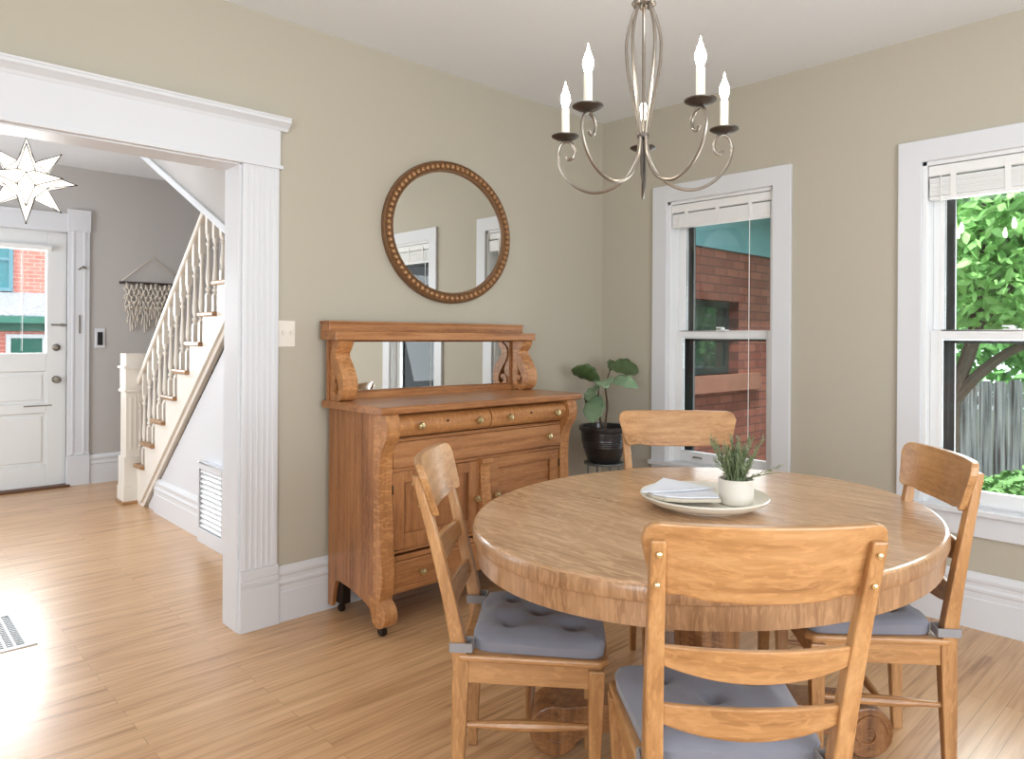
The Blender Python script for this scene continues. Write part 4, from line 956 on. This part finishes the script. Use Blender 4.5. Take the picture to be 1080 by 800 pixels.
k = MB(); k.box(-2.2, -0.03, 2.81, 2.6, 0.0, 3.2); k.prism([(0.0, 3.2), (-0.35, 3.2), (-0.4, 3.26), (-0.4, 3.38), (0.3, 3.8), (0.3, 3.2)], -2.2, 2.6, 'yz'); k.build('teal_eave', TEAL, wb_)
# fence: boards
fc = empty('garden_fence', (9.6, -1.2, -0.7), label='weathered grey vertical board fence beyond the garden window', cat='fence')
rng = random.Random(5); FX = 9.6
k = MB()
for i in range(58):
    yy = -4.6+i*0.145; hh = 1.56+rng.uniform(-0.03, 0.03); dx = rng.uniform(-0.006, 0.006)
    k.prism([(yy, 0.0), (yy+0.138, 0.0), (yy+0.138, hh-0.04), (yy+0.11, hh), (yy+0.03, hh), (yy, hh-0.04)], dx, dx+0.02, 'yz')
k.build('boards', FENCE, fc); k = MB(); k.box(0.025, -4.6, 0.3, 0.07, 3.8, 0.4); k.box(0.025, -4.6, 1.25, 0.07, 3.8, 1.35); k.build('back_rail', FENCE, fc)
def foliage(name, parent, m, c, R, n, size, seed, shell=0.5):
    rng = random.Random(seed); k = MB()
    for i in range(n):
        while True:
            p = Vector((rng.uniform(-1, 1), rng.uniform(-1, 1), rng.uniform(-1, 1)))
            if shell < p.length < 1: break
        p = Vector((c[0]+p.x*R[0], c[1]+p.y*R[1], c[2]+p.z*R[2]))
        d = Vector((rng.gauss(0, 1), rng.gauss(0, 1), rng.gauss(-0.5, 0.7))).normalized(); s = d.cross(Vector((rng.gauss(0, 1), rng.gauss(0, 1), rng.gauss(0, 1)))).normalized()
        L = size*rng.uniform(0.6, 1.3); w = L*0.24; nn = d.cross(s)*L*0.08
        k.add([p, p+d*L*0.35+s*w+nn, p+d*L*0.7+s*w*0.7, p+d*L, p+d*L*0.7-s*w*0.7, p+d*L*0.35-s*w+nn], [(0, 1, 2, 3), (0, 3, 4, 5)])
    return k.build(name, m, parent)
tx, ty = 7.3, 1.95
tr = empty('garden_tree', (tx, ty, -0.7), label='leafy green tree with forked dark trunk outside the garden window', cat='tree')
tk = MB().tube(spline([(0, 0, 0), (0.01, 0.01, 0.8), (0, 0, 1.45), (0.0, -0.17, 2.1), (0.02, -0.21, 2.8), (0.1, -0.25, 3.6)], 5), [0.075-0.0012*i for i in range(26)], 10)
tk.build('trunk', BARKT, tr)
for pts, rad in (([(0, 0.0, 1.45), (0.0, -0.16, 1.66), (0.02, -0.34, 1.84), (0.02, -0.52, 1.96), (0.05, -1.2, 2.3), (0.1, -2.0, 2.9)], 0.055), ([(0, 0, 1.5), (0.0, 0.04, 1.9), (-0.05, 0.12, 2.5), (-0.1, 0.3, 3.4)], 0.05), ([(0.0, -0.18, 2.12), (0.0, -0.36, 2.36), (-0.05, -0.7, 2.9)], 0.04)):
    s_ = spline(pts, 5); MB().tube(s_, [rad*(1-0.6*i/len(s_)) for i in range(len(s_))], 8).build('branch', BARKT, tr)
foliage('foliage', tr, TREEL, (0.1, -0.75, 3.05), (1.2, 1.5, 1.05), 9000, 0.13, 1, 0.0)
foliage('foliage', tr, TREEL2, (0.9, -0.9, 3.6), (0.8, 1.6, 1.3), 6000, 0.14, 2, 0.0)
# trees beyond the fence
bt = empty('background_tree', (12.6, 0.3, -0.7), label='dense green trees rising beyond the grey fence', cat='tree')
MB().tube([(0, 0, 0), (0.05, 0.1, 1.5), (0, 0, 3)], [0.16, 0.13, 0.1], 8).build('trunk', BARKT, bt)
foliage('foliage', bt, TREEL2, (0, 0, 3.3), (1.1, 4.8, 2.6), 22000, 0.2, 4, 0.0)
sh = empty('garden_shrub', (6.5, 1.15, -0.7), label='low pale green shrub in front of the grey fence', cat='shrub')
foliage('foliage', sh, SHRUB, (0, 0.0, 0.55), (0.45, 0.6, 0.5), 4500, 0.085, 6, 0.0); MB().tube([(0, 0, 0), (0, 0, 0.5)], 0.02, 6).build('stem', BARKT, sh)
# house across the street, seen through the door glass
hs = empty('neighbour_house', (2.2, 17.0, -0.7), label='salmon brick house with teal trim across the street, seen through the door glass', cat='building')
k = MB(); k.box(-6, 0, 0, 6, 5, 7.0); k.box(-6, -1.5, 0, 6, 0, 2.2); k.build('brick_wall', BRICKP, hs)
k = MB(); k.prism([(-1.7, 2.26), (-1.7, 2.34), (0.1, 2.86), (0.1, 2.2), (-1.5, 2.2)], -6, 6, 'yz'); k.build('porch_roof', SHING, hs)
k = MB(); k.box(-6, -1.82, 2.2, 6, -1.68, 2.32); k.box(-6, -1.56, 2.06, 6, -1.5, 2.2); k.build('gutter', mat('green_gutter', srgb(60, 120, 104), 0.5), hs)
def hwin(x0, x1, z0, z1, arch=False, yo=0.0):
    k = MB(); t = 0.07; k.box(x0, yo-0.06, z0, x0+t, yo+0.02, z1); k.box(x1-t, yo-0.06, z0, x1, yo+0.02, z1); k.box(x0+t, yo-0.06, z1-t, x1-t, yo+0.02, z1); k.box(x0+t, yo-0.06, z0, x1-t, yo+0.02, z0+t); k.box(x0+t, yo-0.05, (z0+z1)/2-0.03, x1, yo+0.01, (z0+z1)/2+0.03)
    fo = k.build('window_frame', TRIM if arch else TEAL, hs)
    B(x0+t, yo-0.03, z0+t, x1-t, yo-0.005, z1-t).build('pane', mat('teal_pane', srgb(70, 128, 136) if not arch else srgb(52, 112, 98), 0.1, var=0.3, vscale=3), fo)
hwin(-0.75, 0.3, 2.84, 4.1); hwin(-0.02, 0.6, 1.0, 2.0, True, -1.5); hwin(-3.2, -2.2, 2.84, 4.1); hwin(2, 3, 2.84, 4.1)
